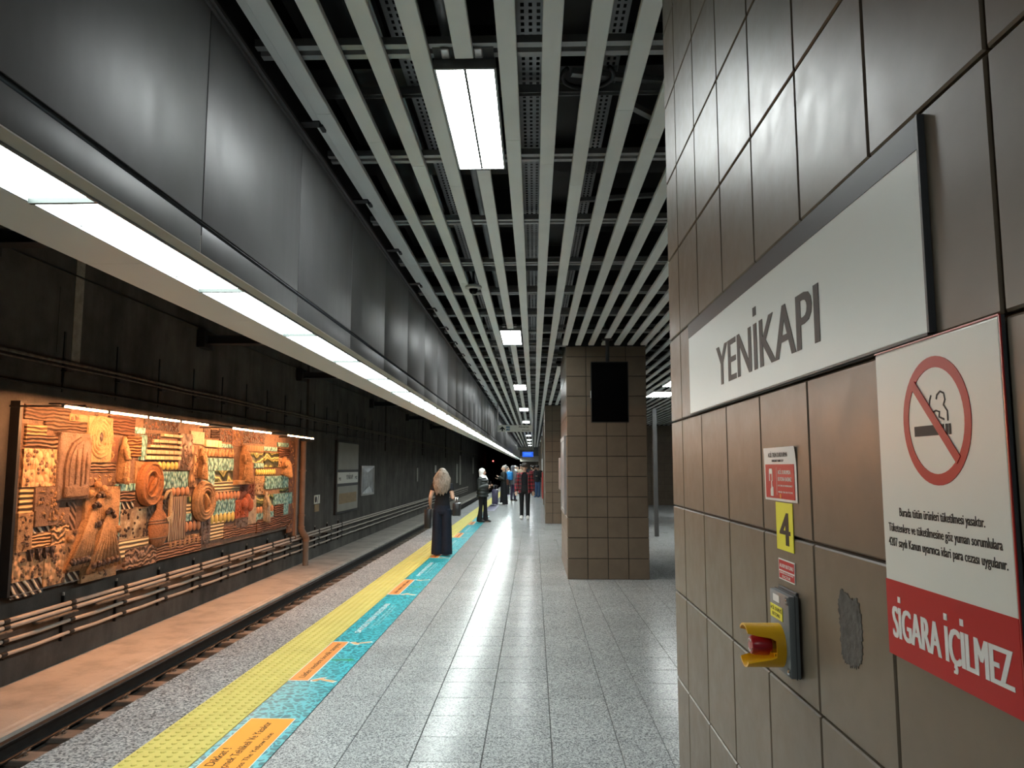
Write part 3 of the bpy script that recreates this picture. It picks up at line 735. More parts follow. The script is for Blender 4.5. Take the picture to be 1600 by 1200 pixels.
# ------------------------------------------------------------------ the ceramic mural across the track
MURAL = "wave,8.83,9.72,2.20,2.40,br|wave,8.86,9.25,1.88,2.15,or|wave,9.21,10.12,2.09,2.28,br|wave,8.87,9.51,1.88,2.03,br|rock,8.84,9.56,1.40,1.86,or|sand,9.68,10.10,2.23,2.33,or|wave,10.62,11.32,2.10,2.37,rd|wave,11.12,11.61,1.80,2.10,od|sand,10.65,10.90,1.71,2.07,rd|teal,11.26,11.64,2.14,2.24,te|teal,11.52,11.68,1.74,2.13,te|dark,11.62,12.80,2.22,2.38,dk|dark,11.64,12.15,1.96,2.17,dk|brick,12.15,12.81,2.12,2.18,cr|brick,11.87,12.81,2.02,2.08,cr|brick,11.74,12.81,1.94,1.99,cr|brick,11.65,12.82,1.84,1.91,cr|brick,11.63,12.82,1.75,1.82,cr|ovaly,12.07,12.79,1.58,1.74,dk|carve,12.77,13.27,1.58,2.21,pk|beige,13.20,13.76,2.04,2.27,be|carve,13.20,13.76,1.29,2.02,or|dark,13.75,14.06,2.16,2.36,dk|wave,14.07,14.44,2.17,2.34,dk|brick,13.75,14.45,2.00,2.14,pk|dark,14.47,15.11,2.12,2.37,dk|teal,14.45,15.14,2.01,2.09,te|figs,13.71,15.16,1.83,1.98,or|teal,13.72,15.21,1.57,1.81,te|teal,12.08,13.27,1.29,1.57,te|teal,13.69,14.28,1.29,1.57,te|swirl,14.27,15.17,1.36,1.57,gr|stripe,14.22,15.57,1.17,1.37,cr|sand,15.07,15.65,2.05,2.38,rd|dark,15.64,16.93,2.14,2.38,dk|bars,15.67,16.81,1.97,2.10,or|swirl,15.95,16.86,1.73,1.95,gr|swirl,16.92,17.88,1.64,1.97,gr|teal,16.88,17.77,2.00,2.10,te|teal,16.36,16.92,1.62,1.73,te|teal,17.78,18.60,2.12,2.22,te|wave,17.84,18.64,1.88,2.10,rd|ovaly,16.41,17.69,1.45,1.61,dk|sand,16.39,16.99,1.29,1.45,ye|photo,16.40,16.97,1.05,1.29,be|teal,17.00,18.59,1.15,1.44,te|wave,18.57,19.02,1.19,1.63,or|bars,17.00,18.02,1.02,1.18,or|swirl,18.04,18.92,1.05,1.15,gr|teal,17.62,18.95,0.75,1.03,te|ovalo,14.18,15.57,0.98,1.18,dk|teal,14.13,15.38,0.74,1.03,te|ovaly,14.15,15.35,0.55,0.79,dk|stripe,14.13,14.80,0.29,0.62,cr|wave,14.80,15.43,0.26,0.48,rd|sand,15.34,16.04,0.61,0.98,re|sand,15.56,16.41,0.95,1.34,dr|sand,15.38,16.06,0.42,0.64,vi|beige,16.09,16.57,0.37,1.03,be|swirl,16.53,17.59,0.77,1.03,gr|ovalo,16.55,17.63,0.60,0.80,or|teal,16.57,17.65,0.46,0.65,te|wave,17.67,18.28,0.50,0.78,rd|teal,18.29,18.98,0.42,0.77,te|wave,15.43,16.56,0.25,0.45,rd|wave,16.58,19.00,0.22,0.51,rd|ovalo,12.58,13.26,1.14,1.32,dk|bark,12.52,13.15,0.43,1.15,be|swirl,13.10,13.35,1.02,1.13,gr|stripe,13.11,13.37,0.84,1.02,cr|teal,13.13,13.38,0.71,0.84,te|ovalo,13.11,13.77,0.51,0.72,dk|figs,12.53,13.76,0.29,0.47,or|carve,13.78,14.16,0.25,0.74,vi|wave,12.14,13.80,0.16,0.42,rd|curl,11.21,12.15,0.14,0.44,br|teal,10.87,11.05,0.60,1.40,te|teal,10.98,11.41,1.29,1.40,te|wave,11.01,11.42,1.13,1.30,br|rope,11.03,11.43,1.02,1.14,dk|photo,11.02,11.88,0.51,1.04,ph|stripe,10.86,11.90,0.32,0.58,cr|wave,10.10,10.85,1.57,1.70,br|sand,10.11,10.87,1.38,1.56,br|sand,10.13,10.99,0.11,1.37,or|sand,9.08,9.56,1.11,1.40,br|sand,9.11,9.79,0.92,1.13,br|stripe,8.84,9.10,1.10,1.39,ye|sand,8.81,9.09,0.65,1.11,or|rope,9.07,9.45,0.82,0.94,dk|wave,9.08,9.48,0.67,0.85,or|curl,9.46,9.82,0.65,0.94,or|rock,8.79,9.38,0.31,0.67,or|rock,9.35,9.79,0.18,0.68,or|rope,8.81,9.40,0.12,0.38,dk|rope,9.64,10.17,0.15,0.33,dk|chev,9.77,9.97,0.81,1.19,br|sand,9.73,10.23,0.29,0.83,or|sand,11.42,12.11,1.29,1.73,or|sand,11.55,11.84,1.01,1.04,or|dark,11.83,12.59,0.34,1.31,ch|sand,18.66,19.25,0.05,2.28,rd|rock,17.86,18.66,1.64,1.86,or"
PAL = {'br': (.30, .185, .125), 'or': (.62, .37, .19), 'rd': (.28, .135, .085), 'od': (.55, .24, .10), 'te': (.22, .56, .56), 'dk': (.085, .055, .045), 'cr': (.78, .62, .40),
       'pk': (.36, .24, .18), 'be': (.62, .52, .38), 'ye': (.64, .44, .23), 'gr': (.10, .13, .07), 're': (.60, .15, .06), 'dr': (.22, .07, .045), 'vi': (.24, .19, .17), 'ch': (.055, .05, .045), 'ph': (.25, .18, .11)}
_mm = {}
def ceramic(kind, code):
    """fired clay with the carved texture of its kind"""
    if (kind, code) in _mm: return _mm[(kind, code)]
    col = PAL[code]; m, t, b = nt(f'ceramic_{kind}_{code}')
    dark = tuple(x*.32 for x in col); lite = tuple(min(.9, x*1.25) for x in col)  # dark: glaze tone, deepened to paint shadow into the grooves
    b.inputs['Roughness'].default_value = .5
    h = None
    if kind in ('wave', 'curl', 'stripe', 'bars', 'swirl', 'chev', 'rope', 'bark'):
        sc, d, dirn, st = {'wave': (4.2, 5.5, 'Z', (1, .55, 1.6)), 'curl': (3.2, 11, 'Z', (1, 1.2, 1.2)), 'stripe': (5, .8, 'Z', (1, .5, 1)), 'bars': (5, .6, 'Y', (1, 1, .4)), 'swirl': (1.5, 7, 'Z', (1, .8, 1)),
                           'chev': (6, 2, 'DIAGONAL', (1, 1, 1)), 'rope': (4.6, 1.5, 'DIAGONAL', (1, 1, 1)), 'bark': (3.2, 6, 'Y', (1, 1.6, .35))}[kind]
        w = N(t, 'ShaderNodeTexWave', wave_type='BANDS', bands_direction=dirn, i_Scale=sc, i_Distortion=d, i_Detail=2, i_Detail_Scale=1.4)
        t.links.new(pos(t, st), w.inputs['Vector']); h = w.outputs[1]
        if kind == 'swirl': c = ramp(t, h, [(0, (.03, .04, .03)), (.45, (.10, .13, .05)), (.55, (.42, .46, .10)), (.8, (.70, .66, .28)), (1, (.12, .15, .06))])
        elif kind == 'rope': c = ramp(t, h, [(0, (.03, .02, .018)), (.62, (.05, .04, .03)), (.8, (.75, .66, .52)), (1, (.75, .66, .52))])
        elif kind == 'bark': c = ramp(t, h, [(.2, (.22, .12, .08)), (.55, (.40, .26, .16)), (.8, (.80, .68, .50))])
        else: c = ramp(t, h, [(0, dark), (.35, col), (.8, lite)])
    elif kind in ('teal', 'rock', 'dark', 'figs', 'carve', 'photo'):
        sc = {'teal': 17, 'rock': 15, 'dark': 22, 'figs': 11, 'carve': 8, 'photo': 5}[kind]
        v = N(t, 'ShaderNodeTexVoronoi', feature='SMOOTH_F1', i_Scale=sc, i_Smoothness=.3); t.links.new(pos(t, (1, 1, .7)), v.inputs['Vector'])
        h = math_(t, 'SUBTRACT', 1.0, v.outputs['Distance'])
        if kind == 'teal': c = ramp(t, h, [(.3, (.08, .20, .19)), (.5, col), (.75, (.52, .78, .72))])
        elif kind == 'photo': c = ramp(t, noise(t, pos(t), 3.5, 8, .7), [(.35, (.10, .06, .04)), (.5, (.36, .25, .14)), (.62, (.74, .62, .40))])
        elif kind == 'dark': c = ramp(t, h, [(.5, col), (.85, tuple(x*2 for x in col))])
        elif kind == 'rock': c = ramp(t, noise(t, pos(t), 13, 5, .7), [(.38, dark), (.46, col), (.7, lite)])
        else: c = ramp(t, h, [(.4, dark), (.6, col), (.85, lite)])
    else:
        h = noise(t, pos(t), 26, 6, .7)
        c = ramp(t, noise(t, pos(t), 7, 6, .7), [(.3, tuple(x*.45 for x in col)), (.5, col), (.7, lite)])
    t.links.new(c, b.inputs['Base Color'])
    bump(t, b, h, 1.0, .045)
    _mm[(kind, code)] = m; return m
XW = -6.0
mural = thing('ceramic_mural', 'large ceramic relief mural of clay tiles, plates and jugs on the track wall', 'mural', (-6.05, 13.97, .18))
part('backing_board', MB().box(-6.1, -6.012, 8.78, 19.12, .165, 2.40), M_BLACK, mural)
part('frame_strip', MB().box(-6.02, -5.985, 8.78, 19.12, .160, .172), M_FRAME, mural)
part('frame_strip', MB().box(-6.1, -5.985, 8.74, 8.79, .16, 2.41), M_BLACK, mural)
part('filler_ground', MB().box(-6.014, -6.004, 8.80, 19.10, .175, 2.385), ceramic('sand', 'br'), mural)
random.seed(3)
_ov = {}
def oval_mesh(code):
    if code not in _ov:
        m = MB().sphere((0, 0, 0), (.035, .5, .5), 12, 8); _ov[code] = mesh_of('oval', m, OVM[code], True)
    return _ov[code]
OVM = {'y': plain('glazed_yellow_oval', (.80, .66, .20), .35), 'o': plain('terracotta_oval', (.66, .33, .18), .4)}
M_CREAMBRICK = plain('cream_clay_brick', (.78, .60, .38), .55, 0, .15, 9, .4, 30, rnd=.12)
_bk = {}
for row in MURAL.split('|'):
    kind, y0, y1, z0, z1, code = row.split(','); y0, y1, z0, z1 = map(float, (y0, y1, z0, z1))
    y1 = min(y1, 19.1); z1 = min(z1, 2.385)
    d = .012+.03*random.random()
    if kind in ('dark', 'ovaly', 'ovalo', 'photo', 'rope'): d = .008+.006*random.random()
    if z1-z0 < .02 or y1-y0 < .02: continue
    mt = ceramic('sand', 'cr') if kind == 'brick' else (ceramic('dark', 'dk') if kind.startswith('oval') and code == 'dk' else ceramic({'ovaly': 'sand', 'ovalo': 'sand', 'beige': 'sand'}.get(kind, kind), code))
    b = part({'brick': 'brick_course', 'ovaly': 'oval_panel', 'ovalo': 'oval_panel', 'photo': 'picture_tile', 'rope': 'rope_tile', 'swirl': 'swirl_tile', 'teal': 'teal_tile', 'wave': 'wave_tile', 'figs': 'figure_frieze'}.get(kind, 'clay_tile'),
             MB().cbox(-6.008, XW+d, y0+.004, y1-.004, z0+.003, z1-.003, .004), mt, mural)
    bw = wloc(b)
    if kind.startswith('oval'):
        n = max(2, round((y1-y0)/(.85*(z1-z0)))); w = (y1-y0)/n
        for i in range(n):
            o = link('oval', oval_mesh(kind[4]), Vector((XW+d, y0+w*(i+.5), (z0+z1)/2))-bw, b); o.scale = (1, w*.80, (z1-z0)*.86)
    if kind == 'brick':
        n = max(3, round((y1-y0)/.15)); w = (y1-y0)/n; sh = w*.5*random.random()
        key = (round(w, 2), round(z1-z0, 2))
        if key not in _bk: _bk[key] = mesh_of('brick', MB().cbox(-.01, .022, -w/2+.005, w/2-.005, -(z1-z0)/2+.008, (z1-z0)/2-.008, .004), M_CREAMBRICK)
        for i in range(n): link('brick', _bk[key], Vector((XW+d+.012*random.random(), y0+w*(i+.5), (z0+z1)/2))-bw, b)
    if kind in ('rock', 'sand', 'carve', 'dark', 'photo') and (y1-y0)*(z1-z0) > .04:
        m = MB(); na = int(min(30, (y1-y0)*(z1-z0)*110))
        for q in range(na):
            yy, zz = random.uniform(y0+.04, y1-.04), random.uniform(z0+.03, z1-.03); a = random.uniform(0, 3.14); L = random.uniform(.02, .06)
            if kind in ('sand', 'carve') and q % 2: m.loft([(XW+d, yy-L*math.cos(a), zz-L*math.sin(a)), (XW+d+.012, yy, zz), (XW+d, yy+L*math.cos(a), zz+L*math.sin(a))], [.006, .012, .006], 5)
            else: m.sphere((XW+d, yy, zz), (.02, .012+L*.35, .010+L*.3), 6, 4)
        if na: part('carved_relief', m, ceramic('sand', {'or': 'br', 'br': 'or', 'rd': 'or', 'dk': 'rd', 'ph': 'dk', 'be': 'br', 'ch': 'dk'}.get(code, code)), b, True)['kind'] = 'stuff'
    if kind == 'figs':
        n = max(4, round((y1-y0)/.17)); w = (y1-y0)/n; H = z1-z0
        for i in range(n):
            y = y0+w*(i+.5)
            part('figure', MB().loft([(XW+d, y, z0+.01), (XW+d+.005, y, z0+H*.5), (XW+d, y+.01, z0+H*.72), (XW+d, y, z0+H*.95)], [(.02, w*.36), (.028, w*.30), (.015, w*.14), (.015, w*.16)], 8), ceramic('sand', 'or'), b, True)
C_OR, C_PK, C_CR, C_OD, C_BR = ceramic('sand', 'or'), ceramic('sand', 'pk'), ceramic('sand', 'ye'), ceramic('sand', 'od'), ceramic('sand', 'br')
def on_wall(poly, y, z, x0, x1):
    return MB().prism(poly, (0, y, z), (0, 1, 0), (0, 0, 1), (1, 0, 0), x0, x1)
def ell(a, b, n=28, t0=0, t1=2*math.pi): return [(a*math.cos(t0+(t1-t0)*k/n), b*math.sin(t0+(t1-t0)*k/n)) for k in range(n if abs(t1-t0-2*math.pi) < 1e-6 else n+1)]
def ring(a, b, w, y, z, x0, h, n=28):
    m = MB(); P = []
    for k in range(n):
        t = 2*math.pi*k/n; c, s = math.cos(t), math.sin(t)
        for q, xx in ((w, x0), (w*.4, x0+h), (-w*.4, x0+h), (-w, x0)): P.append((xx, y+(a+q)*c, z+(b+q)*s))
    F = []
    for k in range(n):
        j = (k+1) % n
        for q in range(3): F.append((k*4+q, k*4+q+1, j*4+q+1, j*4+q))
    return m.add(P, F)
# arched stone slab with a shallow figure
s = part('arched_slab', MB().cbox(-6.0, -5.93, 9.47, 10.16, 1.22, 2.08, .02), C_PK, mural)
arch = [(-.26, -.36), (.27, -.36), (.28, .30), (.22, .38), (.05, .38), (-.12, .30), (-.22, .16), (-.26, 0)]
part('arch_relief', on_wall(arch, 9.82, 1.65, -5.95, -5.90), C_BR, s)
part('arch_recess', on_wall([(a*.78, b*.84) for a, b in arch], 9.83, 1.66, -5.91, -5.885), C_PK, s)
part('scroll_base', MB().cbox(-5.93, -5.87, 9.55, 10.05, 1.25, 1.40, .025), C_BR, s)
for y, z, h in ((9.74, 1.7, .28), (9.86, 1.72, .36), (9.96, 1.68, .26)): part('fold', MB().loft([(-5.885, y, z-h), (-5.875, y+.01, z), (-5.885, y+.02, z+h*.6)], [.012, .022, .008], 8), C_BR, s, True)
# ochre niche with concentric ovals
s = part('niche_tile', MB().cbox(-6.0, -5.95, 10.09, 10.68, 1.70, 2.33, .012), C_CR, mural)
for a, b in ((.27, .28), (.215, .225), (.16, .17), (.10, .11)): part('oval_ring', ring(a, b, .02, 10.38, 2.05, -5.955, .03), C_CR, s, True)
part('niche_hole', MB().sphere((-5.955, 10.40, 2.05), (.02, .045, .07), 12, 8), ceramic('dark', 'dk'), s, True)
for y in (10.2, 10.27, 10.50, 10.57): part('pillar', MB().box(-5.955, -5.93, y-.015, y+.015, 1.93, 2.06), C_CR, s)
# round plates
def plate(y, z, a, b, mat_):
    p = part('clay_plate', MB().lathe([(0, .02), (.55, .02), (.62, .05), (.72, .03), (.86, .06), (1.0, .03), (1.0, -.02), (0, -.02)], (0, 0, 0), (1, 0, 0), 32), mat_, mural, 35)
    p.location = Vector((-5.93, y, z))-wloc(mural); p.scale = (1.2, a, b)
    return p
p = plate(11.77, 1.38, .335, .34, C_OD)
part('rim', ring(.31, .315, .02, 11.77, 1.38, -5.90, .035), C_OD, mural, True); part('rim', ring(.19, .20, .02, 11.77, 1.38, -5.91, .035), C_OD, mural, True)
part('plate_figure', MB().loft([(-5.895, 11.68, 1.25), (-5.88, 11.78, 1.36), (-5.885, 11.86, 1.47)], [.02, .045, .02], 8), C_OD, mural, True)
p = plate(13.77, 1.03, .41, .36, C_OR)
for a, b in ((.37, .32), (.28, .25), (.22, .20)): part('rim', ring(a, b, .022, 13.77, 1.03, -5.90, .03), C_OR, mural, True)
part('plate_figure', MB().loft([(-5.89, 13.74, .88), (-5.875, 13.80, 1.02), (-5.885, 13.70, 1.16)], [.015, .05, .025], 8), C_OR, mural, True)
# jug with handle
jg = MB().lathe([(0, .38), (.10, .385), (.22, .45), (.30, .58), (.31, .70), (.27, .82), (.16, .92), (.10, .97), (.095, 1.10), (.12, 1.15), (.11, 1.18), (0, 1.17)], (0, 0, 0), (0, 0, 1), 24)
jm_ = MB(); jm_.add([(-5.975+x*.28, 12.19+y, z) for x, y, z in jg.v], jg.f)
j = part('terracotta_jug', jm_, ceramic('sand', 'od'), mural, True)
for z, r in ((.80, .288), (.76, .305), (.53, .285)): 
    q = MB().lathe([(r, -.012), (r+.008, 0), (r, .012)], (0, 0, 0), (0, 0, 1), 24); w = MB(); w.add([(-5.975+x*.28, 12.19+y, zz+z) for x, y, zz in q.v], q.f)
    part('band', w, ceramic('sand', 'br'), j, True)
part('handle', MB().loft([(-5.93, 12.26, 1.13), (-5.92, 12.33, 1.24), (-5.92, 12.43, 1.26), (-5.92, 12.47, 1.15), (-5.92, 12.46, .95), (-5.92, 12.42, .80)], .026, 8), ceramic('sand', 'cr'), j, True)
part('worn_glaze', on_wall([(.02, .62), (.14, .64), (.22, .74), (.26, .62), (.20, .45), (.17, .60), (.10, .55)], 12.25, .21, -5.90, -5.885), ceramic('sand', 'cr'), j)
# sheaves of stalks with dark ears
def sheaf(ya, za, yl, zl, yr, zr, nst, dx):
    s = part('sheaf_core', on_wall([(ya-.03, za), (ya+.03, za), (yr, zr), (yl, zl)], 0, 0, -6.0, -5.95+dx), C_OR, mural)
    for i in range(nst):
        f = i/(nst-1); y = yl+(yr-yl)*f; z = zl+(zr-zl)*f
        part('stalk', MB().loft([(-5.945+dx, ya+(f-.5)*.05, za), (-5.925+dx, (ya+y)/2, (za+z)/2), (-5.935+dx, y, z+.01)], [.012, .022, .030], 7), C_OR, s, True)
    for i in range(nst-2):
        f = (i+.7)/(nst-1); part('ear', MB().sphere((-5.905+dx, yl+(yr-yl)*f, zl+(zr-zl)*f+.10), (.04, .045, .05), 8, 6), ceramic('dark', 'dk'), s, True)
    for k in range(3): part('knot', MB().sphere((-5.92+dx, ya+.06*(k-1), za+.03*(k % 2)), (.035, .035, .035), 8, 6), ceramic('dark', 'dk'), s, True)
sheaf(10.42, 1.25, 10.20, .75, 10.62, .80, 5, 0)
sheaf(10.28, 1.12, 9.73, .33, 10.22, .34, 7, .03)
sheaf(10.72, .95, 10.60, .52, 10.93, .55, 5, .0)
sheaf(10.56, 1.02, 10.12, .24, 10.92, .27, 8, .06)
for y, z in ((9.80, .72), (10.31, .78), (10.92, .76), (10.2, 1.28), (10.5, 1.34), (10.62, 1.25), (10.35, 1.40)): part('clay_knob', MB().sphere((-5.93, y, z), (.05, .05, .055), 8, 6), C_OR, mural, True)
for y in (9.05, 9.2, 9.33, 9.45): part('arrowhead', on_wall([(-.055, .05), (.055, .05), (.0, -.09)], y, .62, -6.0, -5.93), ceramic('dark', 'dk'), mural)
part('round_hole', MB().lathe([(0, .004), (.05, .004), (.055, 0), (0, 0)], (-5.962, 9.21, 1.23), (1, 0, 0), 14), ceramic('dark', 'dk'), mural)
# robed figures
def robed(y, z0, z1, w, mat_):
    H = z1-z0
    s = part('robed_figure', MB().loft([(-5.96, y, z0), (-5.95, y, z0+.05*H), (-5.94, y, z0+.35*H), (-5.93, y, z0+.65*H), (-5.935, y, z0+.80*H), (-5.94, y, z0+.86*H), (-5.935, y, z0+.93*H), (-5.94, y, z1)],
             [(w*1.15, .06), (w*1.05, .06), (w*.85, .075), (w*.72, .08), (w*.5, .06), (w*.26, .05), (w*.32, .055), (w*.16, .03)], 12), mat_, mural, True)
    part('arm', MB().loft([(-5.88, y-w*.6, z0+.74*H), (-5.86, y-w*.55, z0+.5*H), (-5.85, y+w*.1, z0+.52*H)], [.03, .035, .025], 8), mat_, s, True)
    for k in range(4): part('fold', MB().loft([(-5.89, y-w*.6+w*.4*k, z0+.03), (-5.875, y-w*.4+w*.28*k, z0+.45*H)], [.022, .012], 6), mat_, s, True)
robed(15.62, 1.36, 2.08, .22, C_OR)
part('plinth', MB().cbox(-6.0, -5.88, 15.2, 16.05, 1.29, 1.38, .01), C_OR, mural)
robed(10.98, 1.42, 2.08, .11, C_OR)
robed(13.60, 1.45, 1.98, .14, C_OR)
robed(18.18, 1.46, 1.88, .22, C_OR)
robed(17.0, .45, 1.10, .12, ceramic('sand', 'be'))
for i, (y, z) in enumerate(((16.35, .95), (16.5, .85), (16.2, .88))): part('red_petal', MB().sphere((-5.96, y-.4, z), (.05, .17, .14), 10, 7), ceramic('sand', 're'), mural, True)
part('stone_door', MB().cbox(-6.0, -5.955, 13.83, 14.15, .32, .80, .01), ceramic('sand', 'vi'), mural)
part('door_slot', MB().cbox(-5.957, -5.945, 13.97, 14.05, .45, .75, .004), ceramic('dark', 'dk'), mural)
part('side_post', MB().box(-6.1, -5.93, 19.12, 19.22, -.05, 2.40), M_RUST, mural)
part('side_post', MB().box(-6.1, -5.95, 19.26, 19.32, -.15, 2.40), M_RUST, mural)

# warm lamps on a rail in front of the mural
SEG = [q*5.2/5.5 for q in (8.76, 9.74, 10.76, 11.77, 12.81, 13.80, 14.86, 15.93, 16.93, 17.92, 19.02)]
XT, ZT = -5.2, 2.305
bar = solo('lamp_rail', MB().box(-5.30, -5.17, 8.2, 18.05, 2.322, 2.335).box(-6.1, -5.2, 8.72, 8.75, 2.335, 2.355).box(-6.1, -5.2, 13.6, 13.63, 2.335, 2.355).box(-6.1, -5.2, 17.9, 17.93, 2.335, 2.355), M_BLACK, 'thin dark metal rail carrying the tubes above the mural', 'rail')
LIT = [1, 1, 1, 1, 0, 1, 1, 0, 1, 1]
for i in range(10):
    a, b = SEG[i]+.03, SEG[i+1]-.03
    zt = ZT
    t = thing('tube_lamp', f'{"glowing" if LIT[i] else "unlit"} fluorescent tube above the mural, {ORD[i]} from the left', 'lamp', (XT, (a+b)/2, 2.29), 'tube lamps over the mural')
    part('housing', MB().box(XT-.02, XT+.02, a-.02, b+.02, 2.318, 2.322), M_STEELRAIL, t)
    part('tube', MB().loft([(XT, a, zt), (XT, b, zt)], .009, 8), M_MTUBE if LIT[i] else M_WHITE, t, True)
    for q0, q1 in ((a-.02, a), (b, b+.02)): part('cap', MB().box(XT-.011, XT+.011, q0, q1, zt-.011, 2.318), M_BOXD, t)

# ------------------------------------------------------------------ boards on the track wall beyond the mural
u_, v_ = (0, 1, 0), (0, 0, 1)
fr = thing('map_board', 'tall dark framed board of three pale panels on the track wall', 'board', (-6.06, 24.9, .2))
part('frame', MB().box(-6.1, -6.03, 23.4, 26.3, .20, 2.46), M_BLACK, fr)
part('upper_panel', MB().cbox(-6.03, -6.01, 23.5, 26.22, 1.56, 2.41, .006), M_PANELD, fr)
mp = part('name_panel', MB().cbox(-6.03, -6.01, 23.5, 26.2, 1.13, 1.48, .006), M_SIGNW2, fr)
part('lettering', text_mb('YENİKAPI', (-6.009, 24.55, 1.25), u_, v_, .9, .15, .001, .01), M_PRINTK, mp)
part('lettering', text_mb('M1', (-6.009, 23.62, 1.22), u_, v_, .26, .11, .001, .01), M_PRINTK, mp)
part('lettering', text_mb('M2', (-6.009, 25.75, 1.24), u_, v_, .34, .11, .001, .01), M_PRINTK, mp)
lp = part('lower_panel', MB().cbox(-6.03, -6.01, 23.5, 26.2, .27, 1.04, .006), M_PANELD, fr)
part('picture', MB().box(-6.01, -6.006, 23.7, 26.0, .50, .82), M_TANPIC, lp)
ps = thing('framed_poster', 'silver framed poster with a creased sheet beside the three-panel board', 'poster', (-6.06, 27.9, .62))
part('frame', MB().box(-6.1, -6.03, 26.83, 26.95, .63, 1.69).box(-6.1, -6.03, 28.88, 29.0, .63, 1.69).box(-6.1, -6.03, 26.95, 28.88, .63, .70).box(-6.1, -6.03, 26.95, 28.88, 1.62, 1.69), M_FRAME, ps)
sheet = MB().add([(-6.05, 26.95, .70), (-6.05, 28.88, .70), (-6.05, 28.88, 1.62), (-6.05, 26.95, 1.62), (-6.02, 27.5, .92), (-6.09, 28.4, .95), (-6.03, 27.9, 1.45)], [(0, 1, 5), (0, 5, 4), (0, 4, 3), (4, 6, 3), (4, 5, 6), (5, 1, 2), (5, 2, 6), (6, 2, 3)])
part('sheet', sheet, M_POSTERG, ps)
nb = thing('notice_plate', 'small pale notice plate on the wall right of the drain pipe', 'sign', (-6.09, 21.6, .4))
part('plate', MB().box(-6.1, -6.09, 21.3, 21.86, .62, .86), M_SIGNW2, nb); part('plate', MB().box(-6.1, -6.09, 21.35, 21.8, .40, .60), M_TANPIC, nb)
part('symbol', on_wall(ell(.09, .09, 16), 21.45, .74, -6.09, -6.086), M_PRINTK, nb)
part('stroke', on_wall([(.1, -.1), (.14, -.1), (.22, .1), (.18, .1)], 21.5, .74, -6.09, -6.086), M_PRINTK, nb)
for i, (y, z0, z1, w) in enumerate(((47, 1.3, 1.75, .5), (39.8, .9, 1.6, .25), (60, .4, 1.9, .8), (62.5, .2, 2.6, .9), (76, 1.0, 2.6, .9))):
    solo('wall_panel', MB().cbox(-6.1, -6.06, y, y+w*1.6, z0, z1, .01), M_PANELD, ['small grey box on the track wall behind the long-haired woman', 'slim grey strip on the track wall left of the long-haired woman', 'short pale panel far along the track wall', 'tall pale panel far along the track wall', 'farthest tall panel on the track wall'][i], 'panel', 'far panels on the track wall')
sg = thing('signal_lamp', 'tiny red signal lamp glowing in the dark tunnel', 'signal', (-5.2, 98, 2.2))
part('head', MB().cbox(-5.45, -4.95, 98, 98.2, 2.1, 2.9, .03), M_BLACK, sg)
part('lens', MB().lathe([(0, .04), (.08, .02), (.09, 0), (0, 0)], (-5.2, 98, 2.42), (0, -1, 0), 14), M_SIGRED, sg)
part('post', MB().box(-5.25, -5.15, 98.05, 98.15, -.86, 2.2), M_BLACK, sg)

# ------------------------------------------------------------------ station name sign on the near column
XS = .506
U, V = (0, -1, 0), (0, 0, 1)
ns = thing('station_name_sign', 'long white enamel sign reading YENİKAPI with a dark top band', 'sign', (XS-.006, 1.71, 1.806))
part('board', MB().cbox(XS-.008, XS-.001, .969, 2.449, 1.806, 2.091, .0015), M_SIGNW, ns)
part('top_band', MB().box(XS-.0088, XS-.0078, .969, 2.449, 2.047, 2.091), M_SIGNDK, ns)
part('shaded_side', MB().box(XS-.0092, XS, .964, .969, 1.806, 2.092), M_BOXD, ns)  # dark strip painting in the shadow along the board's right side
part('lower_lip', MB().box(XS-.0092, XS, .969, 2.449, 1.8025, 1.806), M_BOXD, ns)
part('lettering', text_mb('YENİKAPI', (XS-.0082, 2.081, 1.8545), U, V, .753, .111, .0006, .006, .022), M_LETTER, ns)
# ------------------------------------------------------------------ no smoking board
nk = thing('no_smoking_sign', 'white and red no smoking board reading SİGARA İÇİLMEZ', 'sign', (XS-.008, .985, 1.38))
xs = XS-.006
part('board', MB().cbox(xs, XS-.001, .836, 1.138, 1.378, 1.80, .003), M_SIGNW2, nk)
part('edge', MB().box(xs+.0012, XS-.001, .8335, .8365, 1.38, 1.80), M_BOXD, nk)  # board side coloured near black to stand for its side shadow
part('edge', MB().box(xs-.0004, xs+.0012, .8345, .8365, 1.38, 1.80).box(xs-.0004, xs+.002, .836, 1.138, 1.7995, 1.8015), M_REDD, nk)
part('red_band', MB().box(xs-.0006, xs, .837, 1.137, 1.3785, 1.481), M_RED, nk)
def on_sign(poly, y, z, x=xs, t=.0006, m=None):
    return (m or MB()).prism(poly, (x, y, z), U, V, (-1, 0, 0), 0, t)
rg = MB(); n = 48
ro, ri = .0805, .0665
rg.add([(xs-dx, .979-r*math.cos(2*math.pi*k/n), 1.695+r*math.sin(2*math.pi*k/n)) for dx in (0, .0007) for r in (ri, ro) for k in range(n)],
       [f for k in range(n) for f in ((2*n+k, 2*n+(k+1) % n, 3*n+(k+1) % n, 3*n+k), (k, (k+1) % n, 2*n+(k+1) % n, 2*n+k), (n+k, 3*n+k, 3*n+(k+1) % n, n+(k+1) % n))])
part('prohibition_ring', rg, M_RED, nk)
sa = R(-45); dx_, dz_ = math.cos(sa), math.sin(sa)
part('prohibition_bar', on_sign([(q*.070*dx_-e*.0062*dz_, q*.070*dz_+e*.0062*dx_) for q, e in ((-1, -1), (1, -1), (1, 1), (-1, 1))], .979, 1.695, xs-.0008), M_RED, nk)
cg = part('cigarette', on_sign([(-.052, -.0065), (.020, -.0065), (.020, .0065), (-.052, .0065)], .979, 1.683), M_PRINTK, nk)
